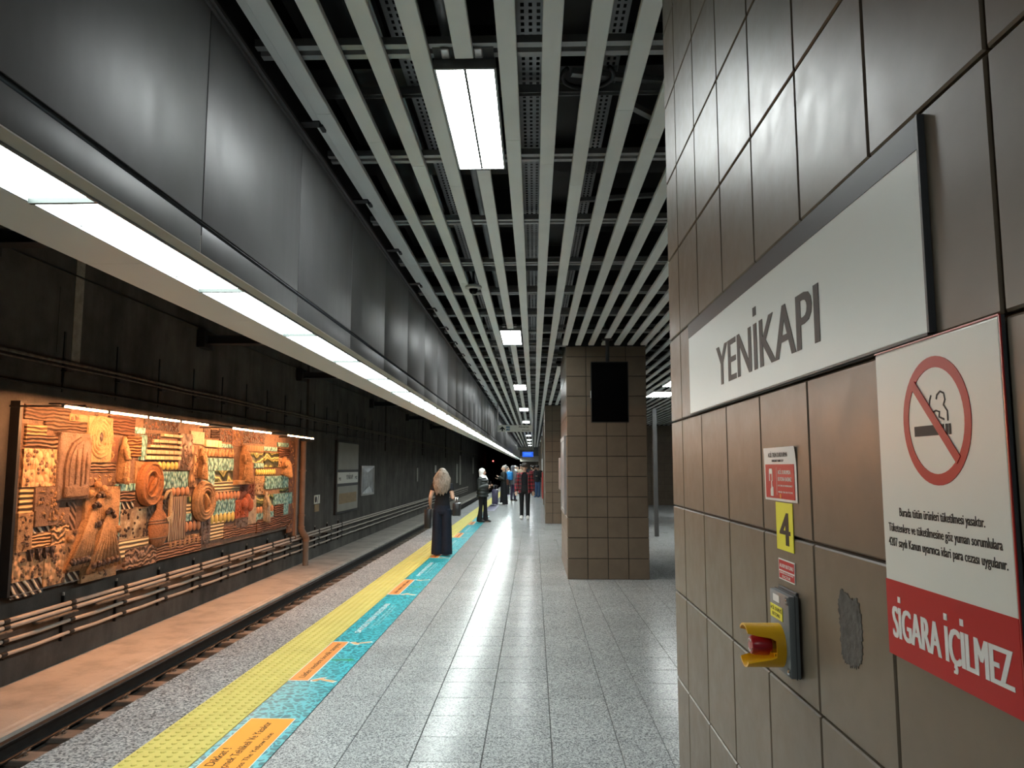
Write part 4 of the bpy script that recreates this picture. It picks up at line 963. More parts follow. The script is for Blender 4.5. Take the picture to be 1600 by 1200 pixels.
for a in (.024, .031): part('cigarette_ash', on_sign([(a, -.0065), (a+.0045, -.0065), (a+.0045, .0065), (a, .0065)], .979, 1.683), M_PRINTK, nk)
def ribbon(pts, w, y, z):
    m = MB(); P = [Vector((a, b)) for a, b in pts]
    L, Rr = [], []
    for i, p in enumerate(P):
        d = (P[min(i+1, len(P)-1)]-P[max(i-1, 0)]).normalized(); q = Vector((-d.y, d.x))*w/2
        L.append((p+q)[:]); Rr.append((p-q)[:])
    return on_sign(L+Rr[::-1], y, z)
part('smoke_curl', ribbon([(.030, .010), (.030, .022), (.022, .030), (.026, .036), (.024, .044), (.016, .047), (.008, .043), (.006, .038)], .0022, .979, 1.683), M_PRINTK, nk)
part('smoke_curl', ribbon([(.022, .012), (.010, .016), (.012, .022), (.004, .024), (-.006, .022), (-.012, .030), (-.010, .038), (-.006, .044)], .0022, .979, 1.683), M_PRINTK, nk)
part('lettering', text_mb('SİGARA İÇİLMEZ', (xs-.0006, 1.122, 1.404), U, V, .272, .044, .0005, .008, .055), M_PRINTW, nk)
for s, y0, y1, z in (('Burada tütün ürünleri tüketilmesi yasaktır.', 1.086, .886, 1.5705), ('Tüketenlere ve tüketilmesine göz yuman sorumlulara', 1.120, .856, 1.5485), ('4207 sayılı Kanun uyarınca idari para cezası uygulanır.', 1.122, .849, 1.5285)):
    part('lettering', text_mb(s, (xs, y0, z), U, V, y0-y1, .0122, .0004, .006, .02), M_PRINTK, nk)
nk.location.y -= .010
# ------------------------------------------------------------------ labels above the stop button
X1 = XS-.0005
st = thing('emergency_stop_sticker', 'peeling white and red sticker reading ACİL TREN DURDURMA', 'sticker', (X1, 1.60, 1.567))
pm = MB(); NY, NZ = 10, 8                               # a sheet whose upper corner curls off the tile
for j in range(NZ+1):
    for i in range(NY+1):
        a, b = i/NY, j/NZ
        lift = .0012 + .016*max(0, b-.62)**1.5*(1.6*max(0, a-.5)+.5*max(0, .35-a)) + .004*max(0, b-.85)
        pm.v.append((X1-lift, 1.702-.205*a, 1.568+.110*b))
for j in range(NZ):
    for i in range(NY):
        k = j*(NY+1)+i; pm.f.append((k, k+1, k+NY+2, k+NY+1))
sh = part('sheet', pm, M_PRINTW, st, True)
part('red_field', MB().box(X1-.0022, X1-.0013, 1.509, 1.692, 1.573, 1.643), M_RED, st)
xr = X1-.0022
part('lettering', text_mb('ACİL TREN DURDURMA', (X1-.0028, 1.668, 1.658), U, V, .125, .0095, .0003, .006), M_PRINTK, st)
part('lettering', text_mb('EMERGENCY TRAIN STOP', (X1-.0022, 1.645, 1.648), U, V, .075, .005, .0003, .006), M_PRINTK, st)
for s, z, h, w in (('ACİL DURUMDA', 1.623, .0085, .080), ('BUTONA BASINIZ', 1.609, .0085, .084), ('IN CASE OF EMERGENCY', 1.598, .0035, .088), ('PRESS THE BUTTON', 1.585, .0035, .088)):
    part('lettering', text_mb(s, (xr, 1.608, z), U, V, w, h, .0003, .01), M_PRINTW, st)
part('train_icon', on_sign([(-.011, 0), (-.011, .022), (-.008, .026), (.008, .026), (.011, .022), (.011, 0), (.007, 0), (.007, .015), (-.007, .015), (-.007, 0)], 1.655, 1.608, xr), M_PRINTW, st)
part('hand_icon', on_sign([(-.008, 0), (.010, 0), (.010, .018), (.003, .020), (.002, .032), (-.002, .032), (-.003, .018), (-.008, .014)], 1.650, 1.577, xr), M_PRINTW, st)
part('divider', MB().box(xr-.0003, xr, 1.6165, 1.6175, 1.580, 1.637), M_PRINTW, st)
part('emblem', on_sign(ell(.004, .005, 12), 1.594, 1.5785, xr), M_ORANGE, st)
n4 = thing('number_label', 'yellow label with a big black number 4', 'label', (X1, 1.58, 1.47))
part('sheet', MB().box(X1-.0012, X1, 1.530, 1.633, 1.470, 1.5655), M_YEL, n4)
part('lettering', text_mb('4', (X1-.0012, 1.612, 1.481), U, V, .066, .068, .0004, .02), M_PRINTK, n4)
rl = thing('warning_label', 'small red and white printed label under the yellow number', 'label', (X1, 1.58, 1.41))
part('sheet', MB().box(X1-.001, X1, 1.530, 1.628, 1.410, 1.4515), M_PRINTW, rl)
part('red_field', MB().box(X1-.0013, X1-.001, 1.533, 1.625, 1.4295, 1.449), M_RED, rl); part('red_field', MB().box(X1-.0013, X1-.001, 1.533, 1.625, 1.4125, 1.4265), M_RED, rl)
for s, z, h, w, y in (('ALARM BUTONU', 1.4345, .008, .082, 1.620), ('GEREKSİZ KULLANMAYINIZ', 1.4225, .003, .082, 1.620), ('SUÇTUR', 1.4145, .0055, .050, 1.606)):
    part('lettering', text_mb(s, (X1-.0013, y, z), U, V, w, h, .0003, .008), M_PRINTW, rl)
# ------------------------------------------------------------------ emergency button
eb = thing('emergency_button', 'grey box with a red mushroom button in a yellow guard', 'button', (XS, 1.57, 1.238))
part('back_plate', MB().cbox(XS-.005, XS-.0005, 1.519, 1.628, 1.236, 1.397, .0015), M_BOXD, eb)
part('box', MB().cbox(XS-.024, XS-.004, 1.506, 1.622, 1.240, 1.392, .003), M_BOX, eb, 40)
part('gasket', MB().box(XS-.0125, XS-.0112, 1.5052, 1.6235, 1.2385, 1.3935), M_BOXD, eb)
xf = XS-.024
for y in (1.516,):
    for z in (1.250, 1.382): 
        part('corner_recess', MB().cbox(xf-.0005, xf+.010, y-.0085, y+.0085, z-.0085, z+.0085, .002), M_BOXD, eb); part('screw', MB().lathe([(0, .0025), (.0042, .0015), (.0048, 0), (0, 0)], (xf-.0005, y, z), (-1, 0, 0), 12), M_CHROME, eb)
part('nameplate', MB().cbox(xf-.0012, xf, 1.559, 1.597, 1.371, 1.385, .0005), M_PRINTW, eb)
yl = part('yellow_tag', MB().cbox(xf-.0016, xf, 1.541, 1.615, 1.338, 1.364, .0007), M_YEL, eb)
part('lettering', text_mb('ACİL DURUŞ', (xf-.0016, 1.612, 1.3535), U, V, .068, .0072, .0003, .004), M_PRINTK, yl)
part('lettering', text_mb('BUTONU', (xf-.0016, 1.602, 1.3425), U, V, .048, .0072, .0003, .004), M_PRINTK, yl)
yc, zc = 1.566, 1.290
# guard: a cylinder wall cut away at its sides so that two hoods stay above and below the button
gm = MB(); n = 48; rO, rI = .0415, .0375
def glen(k):
    a = abs(math.sin(2*math.pi*k/n)); s_ = min(1, max(0, (a-.42)/.30)); s_ = s_*s_*(3-2*s_)
    return .018 + .052*s_
for k in range(n):
    a = 2*math.pi*k/n; L = glen(k)
    for r, x in ((rO, 0), (rO, L), (rI, L), (rI, 0)): gm.v.append((xf-x, yc+r*math.cos(a), zc+r*math.sin(a)))
for k in range(n):
    j = (k+1) % n
    for q in range(4): gm.f.append((k*4+q, k*4+(q+1) % 4, j*4+(q+1) % 4, j*4+q))
gd = part('guard', gm, M_SAFETY, eb, 40)
part('guard_base', MB().lathe([(0, 0), (.041, 0), (.041, .004), (0, .004)], (xf, yc, zc), (-1, 0, 0), 32), M_SAFETY, eb, 40)
part('lettering', text_mb('STOP', (xf-.0045, yc+.018, zc-.030), U, V, .034, .009, .0003, .01), M_PRINTK, eb)
bt = part('push_button', MB().lathe([(.0125, .004), (.0125, .022), (.0135, .023), (.019, .024), (.0195, .030), (.019, .052), (.0165, .0575), (0, .0585)], (xf, yc, zc), (-1, 0, 0), 28), M_BTN, eb, 40)
part('collar', MB().lathe([(.0148, .004), (.0148, .018), (0, .018)], (xf, yc, zc), (-1, 0, 0), 20), plain('amber_collar', (.30, .18, .02), .4), eb, 40)
for a0, a1 in ((20, 140), (200, 320)):
    pts = [(yc+.0115*math.cos(R(a)), zc+.0115*math.sin(R(a))) for a in range(a0, a1+1, 12)]
    m = MB(); m.loft([(xf-.0585, y, z) for y, z in pts], .0011, 6); part('turn_arrow', m, M_PRINTW, bt, True)
# mortar patch on the near column
random.seed(11)
pp = []
for k in range(110):
    a = 2*math.pi*k/110; r = 1+.07*random.uniform(-1, 1)+.05*math.sin(a*3+1)
    ca, sa_ = math.cos(a), math.sin(a)
    e = (abs(ca)**5+abs(sa_)**5)**(-1/5)
    pp.append((.043*ca*e*r, .055*sa_*e*r))
part('mortar_patch', on_sign(pp, 1.277, 1.378, XS+.0002, .0012), M_SMUDGE, columns[0])

# ------------------------------------------------------------------ hanging screen, poster, direction sign, blue display
hs = thing('hanging_screen', 'black portrait screen hanging from the ceiling before the tiled column', 'screen', (1.11, 10.9, 2.3))
part('panel', MB().cbox(.815, 1.345, 10.87, 10.95, 2.265, 3.135, .01), M_SCREEN, hs)
part('bezel', MB().box(.815, .825, 10.862, 10.87, 2.265, 3.135).box(1.335, 1.345, 10.862, 10.87, 2.265, 3.135).box(.825, 1.335, 10.862, 10.87, 2.265, 2.277).box(.825, 1.335, 10.862, 10.87, 3.123, 3.135), M_BLACK, hs)
part('pole', MB().loft([(1.06, 10.93, 3.1), (1.06, 10.93, 3.9)], .028, 12), M_BLACK, hs, True)
part('ceiling_plate', MB().box(.98, 1.14, 10.85, 11.01, 3.46, 3.468), M_BLACK, hs)
part('side_label', MB().box(.811, .815, 10.88, 10.94, 2.62, 2.72), M_PRINTW, hs)
pf = thing('poster_frame', 'silver framed poster on the platform side of the screen column', 'poster', (.46, 12.4, .93))
part('frame', MB().box(.452, .489, 11.62, 11.68, .93, 2.11).box(.452, .489, 13.0, 13.06, .93, 2.11).box(.452, .489, 11.68, 13.0, .93, .99).box(.452, .489, 11.68, 13.0, 2.05, 2.11), M_FRAME, pf)
part('sheet', MB().box(.465, .488, 11.68, 13.0, .99, 2.05), M_POSTERG, pf)
po2 = solo('info_box', MB().cbox(.44, .489, 13.3, 13.85, 1.25, 1.80, .01), M_FRAME, 'small silver box beyond the framed poster on the screen column', 'box')
ds = thing('direction_sign', 'pale hanging direction sign with an up arrow reading Aksaray', 'sign', (-.54, 22, 2.65))
part('panel', MB().cbox(-1.035, -.045, 21.97, 22.03, 2.645, 2.835, .005), M_SIGNW2, ds)
for x in (-1.04, -.04): part('hanger', MB().box(x-.02, x+.02, 21.98, 22.02, 2.64, 3.5), M_FRAME, ds)
yf = 21.969
part('arrow', MB().prism([(0, .14), (.075, .06), (.075, .035), (.022, .06), (.022, 0), (-.022, 0), (-.022, .06), (-.075, .035), (-.075, .06)], (-.905, yf, 2.665), (1, 0, 0), (0, 0, 1), (0, -1, 0), 0, .002), M_PRINTK, ds)
sq = part('line_badge', MB().box(-.80, -.685, yf-.003, yf, 2.685, 2.80), plain('blue_badge', (.06, .16, .26), .4), ds)
part('lettering', text_mb('M1', (-.792, yf-.003, 2.71), (1, 0, 0), (0, 0, 1), .10, .06, .001, .02), M_PRINTW, sq)
part('lettering', text_mb('Aksaray', (-.44, yf, 2.765), (1, 0, 0), (0, 0, 1), .30, .05, .001, .01), M_PRINTK, ds)
part('lettering', text_mb('Kirazlı', (-.33, yf, 2.68), (1, 0, 0), (0, 0, 1), .20, .03, .001, .01), M_LETTER, ds)
ds2 = thing('direction_sign', 'second hanging sign frame far along the platform above the blue display', 'sign', (-.55, 44, 2.7))
part('panel', MB().cbox(-.93, -.05, 43.97, 44.03, 2.62, 2.76, .005), M_PANELD, ds2)
for x in (-.94, -.04): part('hanger', MB().box(x-.02, x+.02, 43.98, 44.02, 2.62, 3.5), M_FRAME, ds2)
bd = thing('information_display', 'glowing blue information display hanging far down the platform', 'display', (-.36, 46, 2.24))
part('case', MB().cbox(-.70, -.03, 46.0, 46.1, 2.24, 2.56, .01), M_BLACK, bd)
part('screen', MB().box(-.69, -.04, 45.99, 46.0, 2.25, 2.55), M_BLUE, bd)
for z in (2.45, 2.36): part('text_row', MB().box(-.60, -.16, 45.985, 45.99, z, z+.025), M_BLUEL, bd)
for x in (-.6, -.15): part('hanger', MB().box(x-.015, x+.015, 46.03, 46.06, 2.55, 3.5), M_BLACK, bd)
# post in the hall and things by the far columns
solo('steel_post', MB().cbox(2.87, 2.97, 18.6, 18.7, 0, 3.04, .008), plain('grey_post_paint', (.075, .08, .08), .5), 'slim grey steel post in the hall right of the screen column', 'post')
solo('red_panel', MB().cbox(.36, .399, 34.2, 35.7, .25, 1.42, .01), M_REDD, 'narrow red panel on the fourth tiled column', 'panel')
solo('white_panel', MB().cbox(.36, .399, 34.2, 35.7, 1.48, 2.02, .01), M_WHITE, 'white panel above the red one on the fourth tiled column', 'panel')

# ------------------------------------------------------------------ printed stickers on the platform floor
fu, fv = (0, 1, 0), (-1, 0, 0)
def flat(poly, x, y, z0, z1): return MB().prism(poly, (x, y, 0), (1, 0, 0), (0, 1, 0), (0, 0, 1), z0, z1)
Z1 = .0012
def arrow_poly(L, w, s):
    return [(s*a, b) for a, b in ((0, 0), (.30*L, w), (.30*L, .42*w), (L, .42*w), (L, -.42*w), (.30*L, -.42*w), (.30*L, -w))]
def bent_arrow(s):     # a swung arrow whose head points to the train
    return [(0, 0), (.055, .05*s), (.10, .065*s), (.075, .03*s), (.19, -.02*s), (.17, -.055*s), (.06, .005*s), (.045, -.03*s), (.012, -.03*s)]
d = thing('floor_sticker', 'teal floor sticker with a large orange warning reading Dikkat, nearest the viewer', 'sticker', (-1.7, 4.6, 0), 'teal floor stickers along the yellow line')
part('sheet', MB().box(-1.898, -1.502, 2.9, 6.055, .0002, Z1), M_TEAL, d)
part('border', MB().box(-1.858, -1.562, 3.35, 5.178, Z1, Z1+.0003), M_PRINTW, d)
op = part('orange_field', MB().box(-1.853, -1.567, 3.355, 5.173, Z1+.0003, Z1+.0006), M_ORANGE, d)
for s, x, y, w, h in (('Dikkat !', -1.772, 4.37, .27, .055), ('Geçmek Tehlikeli Ve Yasaktır', -1.690, 4.26, .84, .050), ('Do Not Cross The Yellow Line', -1.612, 4.02, .88, .034)):
    part('lettering', text_mb(s, (x, y, Z1+.0006), fu, fv, w, h, .0003, .012), M_PRINTK, op)
for k in range(5):
    y0 = 6.06+4.02*k
    d = thing('floor_sticker', f'teal floor sticker with orange panel and arrows, {ORD[k]} beyond the Dikkat sticker', 'sticker', (-1.7, y0+2, 0), 'teal floor stickers along the yellow line')
    part('sheet', MB().box(-1.898, -1.502, y0+.002, y0+4.018, .0002, Z1), M_TEAL, d)
    part('border', MB().box(-1.903, -1.742, y0+.008, y0+1.34, Z1, Z1+.0003), M_PRINTW, d)
    op = part('orange_field', MB().box(-1.897, -1.752, y0+.022, y0+1.326, Z1+.0003, Z1+.0006), M_ORANGE2, d)
    part('lettering', text_mb('Lütfen inenlere öncelik tanıyınız', (-1.800, y0+.10, Z1+.0006), fu, fv, 1.16, .052, .0003, .012), M_PRINTK, op)
    for yy, s_, in ((y0+.03, 1), (y0+1.29, -1)):
        P = bent_arrow(s_); cxp = sum(a for a, b in P)/len(P); cyp = sum(b for a, b in P)/len(P)
        part('arrow_outline', flat([(cxp+(a-cxp)*1.16, cyp+(b-cyp)*1.35) for a, b in P], -1.722, yy, Z1, Z1+.0003), M_PRINTW, d)
        part('arrow', flat(P, -1.722, yy, Z1+.0003, Z1+.0006), M_TAN, d)
    part('arrow', flat(arrow_poly(.215, .05, -1), -1.522, y0+.655, Z1, Z1+.0004), M_GREEN, d)
    part('lettering', text_mb('SAYGILI TREN YOLCULARI', (-1.735, y0+1.74, Z1), fu, fv, 1.62, .062, .0003, .012), M_PRINTW, d)
    part('lettering', text_mb('Lütfen sarı çizgiyi geçmeyiniz', (-1.672, y0+1.95, Z1), fu, fv, 1.35, .026, .0003, .004), M_PRINTP, d)
    part('lettering', text_mb('Please do not cross the yellow line', (-1.630, y0+2.10, Z1), fu, fv, 1.05, .022, .0003, .004), M_PRINTP, d)
d = solo('floor_sticker', MB().box(-1.898, -1.502, 29.2, 35.5, .0002, Z1), M_PURPLE, 'violet floor sticker beside the suitcase', 'sticker', 'violet floor stickers')
d = solo('floor_sticker', MB().box(-1.898, -1.502, 42, 50, .0002, Z1), M_PURPLE, 'violet floor sticker far down the platform', 'sticker', 'violet floor stickers')
# ------------------------------------------------------------------ people
M_SKIN = plain('skin', (.50, .31, .22), .5, 0, .06, 12)
M_EYE = plain('dark_eye', (.02, .015, .012), .3)
M_LIP = plain('lip', (.36, .13, .11), .45)
def cloth(name, col, rough=.85, scale=20): return plain('cloth_'+name, col, rough, 0, .18, scale, .35, 60, .25)
def hair_mat(name, a, b_):
    m, t, b = nt(name); w = noise(t, pos(t, (30, 30, 5)), 2.2, 5, .7, .6)
    t.links.new(ramp(t, w, [(.3, a), (.7, b_)]), b.inputs['Base Color']); b.inputs['Roughness'].default_value = .42
    bump(t, b, w, .8, .02); return m
def plaid_mat():
    m, t, b = nt('cloth_red_plaid'); tc = N(t, 'ShaderNodeTexCoord')
    sp = N(t, 'ShaderNodeSeparateXYZ'); t.links.new(tc.outputs['Object'], sp.inputs[0])
    def bands(src, per, duty):
        f = math_(t, 'FRACT', math_(t, 'MULTIPLY', src, 1/per)); return math_(t, 'LESS_THAN', f, duty)
    hx = math_(t, 'ADD', sp.outputs[0], math_(t, 'MULTIPLY', sp.outputs[1], .6))
    a = bands(hx, .105, .42); c = bands(sp.outputs[2], .115, .42)
    s = math_(t, 'ADD', a, c); col = ramp(t, math_(t, 'MULTIPLY', s, .5), [(0, (.26, .012, .022)), (.34, (.26, .012, .022)), (.36, (.085, .010, .016)), (.66, (.085, .010, .016)), (.68, (.012, .011, .012))])
    g = math_(t, 'MAXIMUM', bands(math_(t, 'ADD', hx, .065), .105, .07), bands(math_(t, 'ADD', sp.outputs[2], .07), .115, .06))
    t.links.new(mixc(t, math_(t, 'MULTIPLY', g, .45), col, (.34, .22, .22)), b.inputs['Base Color']); b.inputs['Roughness'].default_value = .9
    return m
M_PLAID = plaid_mat()
K_BLACK = cloth('black', (.013, .014, .016)); K_NAVY = cloth('navy', (.010, .014, .026)); K_TEE = cloth('charcoal_tee', (.010, .011, .014))
K_PUFF = plain('cloth_black_puffer', (.014, .019, .019), .55, 0, .2, 8, .3, 25)
K_WHITE = cloth('white_scarf', (.72, .72, .72)); K_GREY = cloth('grey', (.12, .125, .14)); K_JEAN = cloth('blue_denim', (.045, .085, .17))
K_MAROON = cloth('maroon', (.13, .02, .025)); K_BLUE = cloth('sky_blue', (.03, .22, .55)); K_BEIGE = cloth('beige', (.38, .30, .22)); K_OLIVE = cloth('olive', (.022, .025, .022)); K_VIOLET = cloth('dark_violet', (.05, .04, .075))
K_SHOEW = plain('white_sneaker', (.70, .70, .68), .5); K_SHOEK = plain('black_shoe', (.012, .012, .012), .4); K_LEATHER = plain('black_leather', (.012, .012, .014), .35); K_BROWNL = plain('brown_leather', (.14, .05, .03), .45)
H_BROWN = hair_mat('hair_dark_brown', (.012, .008, .006), (.035, .023, .016)); H_FAIR = hair_mat('hair_ash_blonde', (.045, .033, .024), (.30, .24, .185)); H_BLACK = hair_mat('hair_black', (.006, .005, .005), (.02, .016, .014)); H_GREYB = hair_mat('hair_greyish', (.12, .11, .10), (.38, .36, .34))

def add_hand(m, w, d, side, curl, s=1.0):
    """palm, four bent fingers of unequal length and a thumb from the side of the palm"""
    w, d, side = Vector(w), Vector(d).normalized(), Vector(side).normalized(); n = d.cross(side).normalized()
    m.loft([(w-d*.02)[:], (w+d*.02)[:], (w+d*.06)[:], (w+d*.085)[:]], [(.024, .018), (.032, .016), (.038, .014), (.034, .012)], 10)
    for i, L in enumerate((.062, .072, .068, .054)):
        b = w+d*.078+side*(-.027+.018*i)
        p1 = b+d*L*.45+n*L*.12*curl; p2 = p1+d*L*.34*(1-.35*curl)+n*L*.34*curl; p3 = p2+d*L*.22*(1-.7*curl)+n*L*.30*curl
        m.loft([b[:], p1[:], p2[:], p3[:]], [.0095, .0088, .008, .0065], 7)
    b = w+d*.025-side*.026
    m.loft([b[:], (b+d*.022-side*.020+n*.006)[:], (b+d*.052-side*.026+n*.014)[:]], [.012, .0105, .008], 7)

def person(label, x, y, rz, h=1.68, hair='short', hm=None, top=K_BLACK, topr=0.0, hem=.92, sleeve=1.0, bottom='trousers', bm_=K_BLACK, shoe=K_SHOEK, armL=None, armR=None, stride=0.0, face=True,
           voxel=.012, puff=False, jacket=None, scarf=None, head_yaw=0.0, head_tilt=0.0, skin=None, grip=(.5, .5), female=False):
    s = h/1.70
    root = thing('person', label, 'person', (x, y, 0.0), 'people waiting on the platform'); root.rotation_euler = (0, 0, rz)
    skin = skin or M_SKIN
    sw = .158 if female else .178
    armL = armL or [(sw, 0, 1.385), (sw+.045, .03, 1.11), (sw+.05, -.05, .86)]
    armR = armR or [(-sw, 0, 1.385), (-sw-.045, .03, 1.11), (-sw-.05, -.05, .86)]
    def fin(name, me, mat, par=root):
        for v in me.vertices: v.co *= s
        me.materials.clear(); me.materials.append(mat); me.name = name
        return link(name, me, (0, 0, 0), par)
    # feet, knees
    fl, fr = -stride, stride
    legs = [((.088, 0, .90), (.092, fl*.55-.02, .49), (.095, fl, .085), fl), ((-.088, 0, .90), (-.092, fr*.55-.02, .49), (-.095, fr, .085), fr)]
    HR = Matrix.Rotation(head_yaw, 4, 'Z') @ Matrix.Rotation(head_tilt, 4, 'X')
    def hp(p, c=Vector((0, 0, 1.50))): return (HR @ (Vector(p)-c) + c)[:]
    b = MB()
    b.loft([(0, 0, .84), (0, 0, .93), (0, .005, 1.06), (0, 0, 1.20), (0, .005, 1.33), (0, .01, 1.40), (0, .012, 1.43)],
           [(.145, .10), (.155, .11), (.125, .09), (.14, .10), (.155, .10), (.13, .075), (.06, .055)], 16)
    b.loft([(0, .014, 1.38), (0, .006, 1.46), (0, -.004, 1.52)], [.058, .05, .052], 12)
    hd = MB()
    hd.sphere((0, .012, 1.595), (.074, .092, .100), 16, 12)
    hd.loft([(0, -.012, 1.62), (0, -.022, 1.55), (0, -.030, 1.505), (0, -.035, 1.482)], [(.070, .074), (.062, .066), (.046, .052), (.024, .028)], 14)
    hd.loft([(0, -.080, 1.605), (0, -.095, 1.575), (0, -.106, 1.553), (0, -.088, 1.545)], [.010, .013, .016, .010], 8)
    for q in (-1, 1): hd.sphere((q*.077, .018, 1.575), (.010, .020, .030), 8, 6)
    b.add([hp(p) for p in hd.v], hd.f)
    for hip, knee, ank, f in legs:
        b.loft([hip, ((hip[0]+knee[0])/2, (hip[1]+knee[1])/2, .69), knee, ((knee[0]+ank[0])/2, (knee[1]+ank[1])/2+.015, .32), ank, (ank[0], ank[1], .03)], [.072, .060, .044, .042, .034, .036], 12)
        b.loft([(ank[0], ank[1]+.05, .04), (ank[0], ank[1]-.04, .042), (ank[0]*1.05, ank[1]-.13, .03), (ank[0]*1.05, ank[1]-.18, .025)], [(.034, .036), (.042, .036), (.044, .026), (.028, .018)], 10)
    for arm, sd, g in ((armL, 1, grip[0]), (armR, -1, grip[1])):
        a, e, w = map(Vector, arm)
        b.loft([(a*.86+Vector((0, 0, 1.38))*.14)[:], a[:], ((a+e)/2)[:], e[:], ((e+w)/2)[:], w[:]], [.05, .054, .046, .039, .036, .027], 10)
        d = (w-e).normalized(); sv = d.cross(Vector((0, -1, 0)) if abs(d.y) < .8 else Vector((0, 0, 1)))
        if sv.length < .1: sv = Vector((1, 0, 0))
        add_hand(b, w, d, sv.normalized()*(1 if sd > 0 else -1), g)
    body = fin('body', remesh(b, max(.0065, voxel*.6) if voxel < .013 else voxel, 2), skin)
    if face:
        for q in (-1, 1): 
            m = MB().sphere((q*.030, -.082, 1.597), (.012, .008, .007), 8, 6); m.v = [tuple(c*s for c in hp(p)) for p in m.v]; link('eye', mesh_of('eye', m, M_EYE, True), (0, 0, 0), body)
            m = MB().loft([(q*.046, -.078, 1.617), (q*.030, -.088, 1.622), (q*.014, -.088, 1.617)], .0042, 6); m.v = [tuple(c*s for c in hp(p)) for p in m.v]; link('eyebrow', mesh_of('eyebrow', m, hm or H_BLACK, True), (0, 0, 0), body)
        m = MB().loft([(-.022, -.084, 1.522), (0, -.092, 1.524), (.022, -.084, 1.522)], [.003, .0065, .003], 6); m.v = [tuple(c*s for c in hp(p)) for p in m.v]; link('mouth', mesh_of('mouth', m, M_LIP, True), (0, 0, 0), body)
    # trousers / skirt
    t = MB()
    if bottom == 'skirt':
        t.loft([(0, 0, 1.08), (0, 0, .93), (0, .005, .75), (0, .01, .45), (0, .015, .10), (0, .015, .03)], [(.128, .095), (.168, .125), (.18, .14), (.19, .155), (.205, .18), (.205, .18)], 18)
    else:
        t.loft([(0, 0, 1.06), (0, 0, .96), (0, .003, .86), (0, .003, .80)], [(.130, .097), (.162, .118), (.165, .12), (.13, .10)], 16)
        R_ = {'trousers': (.092, .078, .065, .060, .058, .060), 'flare': (.094, .075, .060, .068, .092, .098), 'wide': (.104, .106, .112, .118, .124, .126), 'jeans': (.095, .085, .075, .072, .068, .068)}[bottom]
        z_end = .03 if bottom in ('wide', 'flare') else .075
        for hip, knee, ank, f in legs:
            k2 = ((knee[0]+ank[0])/2, (knee[1]+ank[1])/2, .28)
            t.loft([hip, (knee[0], (hip[1]+knee[1])/2, .68), knee, k2, (ank[0], ank[1], .11), (ank[0], ank[1]-.005, z_end)], [(r*.92 if bottom == 'wide' else r, r*1.05) for r in R_], 14)
    fin('skirt' if bottom == 'skirt' else 'trousers', remesh(t, voxel, 2), bm_)
    for hip, knee, ank, f in legs:
        m = MB().loft([(ank[0], ank[1]+.065, .035), (ank[0], ank[1]+.04, .055), (ank[0], ank[1]-.02, .065), (ank[0]*1.05, ank[1]-.10, .05), (ank[0]*1.06, ank[1]-.17, .038), (ank[0]*1.06, ank[1]-.20, .03)],
                      [(.026, .030), (.040, .052), (.044, .056), (.048, .046), (.045, .034), (.022, .022)], 12)
        if shoe == K_SHOEW: m.v = [(ank[0]+(a-ank[0])*1.22, ank[1]+(c-ank[1])*1.12, z*1.25) for a, c, z in m.v]
        m.v = [(a, c, max(.002, z)) for a, c, z in m.v]
        sh = fin('shoe', remesh(m, .009, 2), shoe)
    # top
    t = MB(); e = topr
    prof = [(hem, .158, .112), (hem+.08, .150, .108), (1.08, .138, .100), (1.20, .148, .108), (1.32, .162, .106), (1.395, .145, .085), (1.43, .078, .065), (1.445, .062, .06)]
    if puff:
        zs = [hem+(1.40-hem)*k/24 for k in range(25)]
        pts = [(0, .0, z) for z in zs]; rr = [(.212+.014*math.sin(k*math.pi/2)-(.03 if k > 21 else 0), .178+.014*math.sin(k*math.pi/2)-(.035 if k > 21 else 0)) for k in range(25)]
        t.loft(pts, rr, 20); t.loft([(0, .02, 1.37), (0, .015, 1.46)], [(.10, .09), (.082, .078)], 14)
    else:
        t.loft([(0, .003, z) for z, a, c in prof], [(a+e, c+e) for z, a, c in prof], 18)
    for arm in (armL, armR):
        a, el, w = map(Vector, arm); pts = [(a*.80+Vector((0, 0, 1.38))*.20), a, (a+el)/2]; r = [.062+e, .066+e, .056+e]
        if sleeve >= .5: pts += [el]; r += [.050+e]
        if sleeve >= .9: pts += [(el+w)/2, w]; r += [.046+e, .040+e]
        if puff: r = [q+.025 for q in r]
        t.loft([p[:] for p in pts], r, 12)
    if jacket is None: fin('jacket' if puff or topr > .012 else 'top', remesh(t, voxel, 2), top)
    else:
        fin('t_shirt', remesh(t, voxel, 2), top)
        # open jacket: a shell that leaves the chest free
        j = MB(); n = 30; ro = []
        for z, a, c in [(hem-.06, .20, .150), (hem+.05, .188, .142), (1.08, .175, .132), (1.22, .182, .136), (1.33, .190, .132), (1.40, .150, .105), (1.44, .085, .085)]:
            gap = R(36 if z < 1.35 else 30)
            A = [(-math.pi/2+gap)+(2*math.pi-2*gap)*k/n for k in range(n+1)]
            ro.append([(a*math.cos(q), c*math.sin(q), z) for q in A]+[((a-.022)*math.cos(q), (c-.022)*math.sin(q), z) for q in reversed(A)])
        K = len(ro[0]); j.add([p for rg in ro for p in rg], [(i*K+k, i*K+(k+1) % K, (i+1)*K+(k+1) % K, (i+1)*K+k) for i in range(len(ro)-1) for k in range(K)])
        for i0 in (0, (len(ro)-1)*K):
            for k in range(n): j.f.append((i0+k, i0+k+1, i0+K-2-k, i0+K-1-k))
        for arm in (armL, armR):
            a, el, w = map(Vector, arm); j.loft([(a*.80+Vector((0, 0, 1.37))*.20)[:], a[:], ((a+el)/2)[:], el[:], ((el+w)/2)[:], (w*.97+el*.03)[:]], [.070, .082, .074, .068, .064, .056], 12)
        fin('jacket', remesh(j, .009, 1), jacket)
    # hair or scarf
    t = MB(); hm = hm or H_BLACK
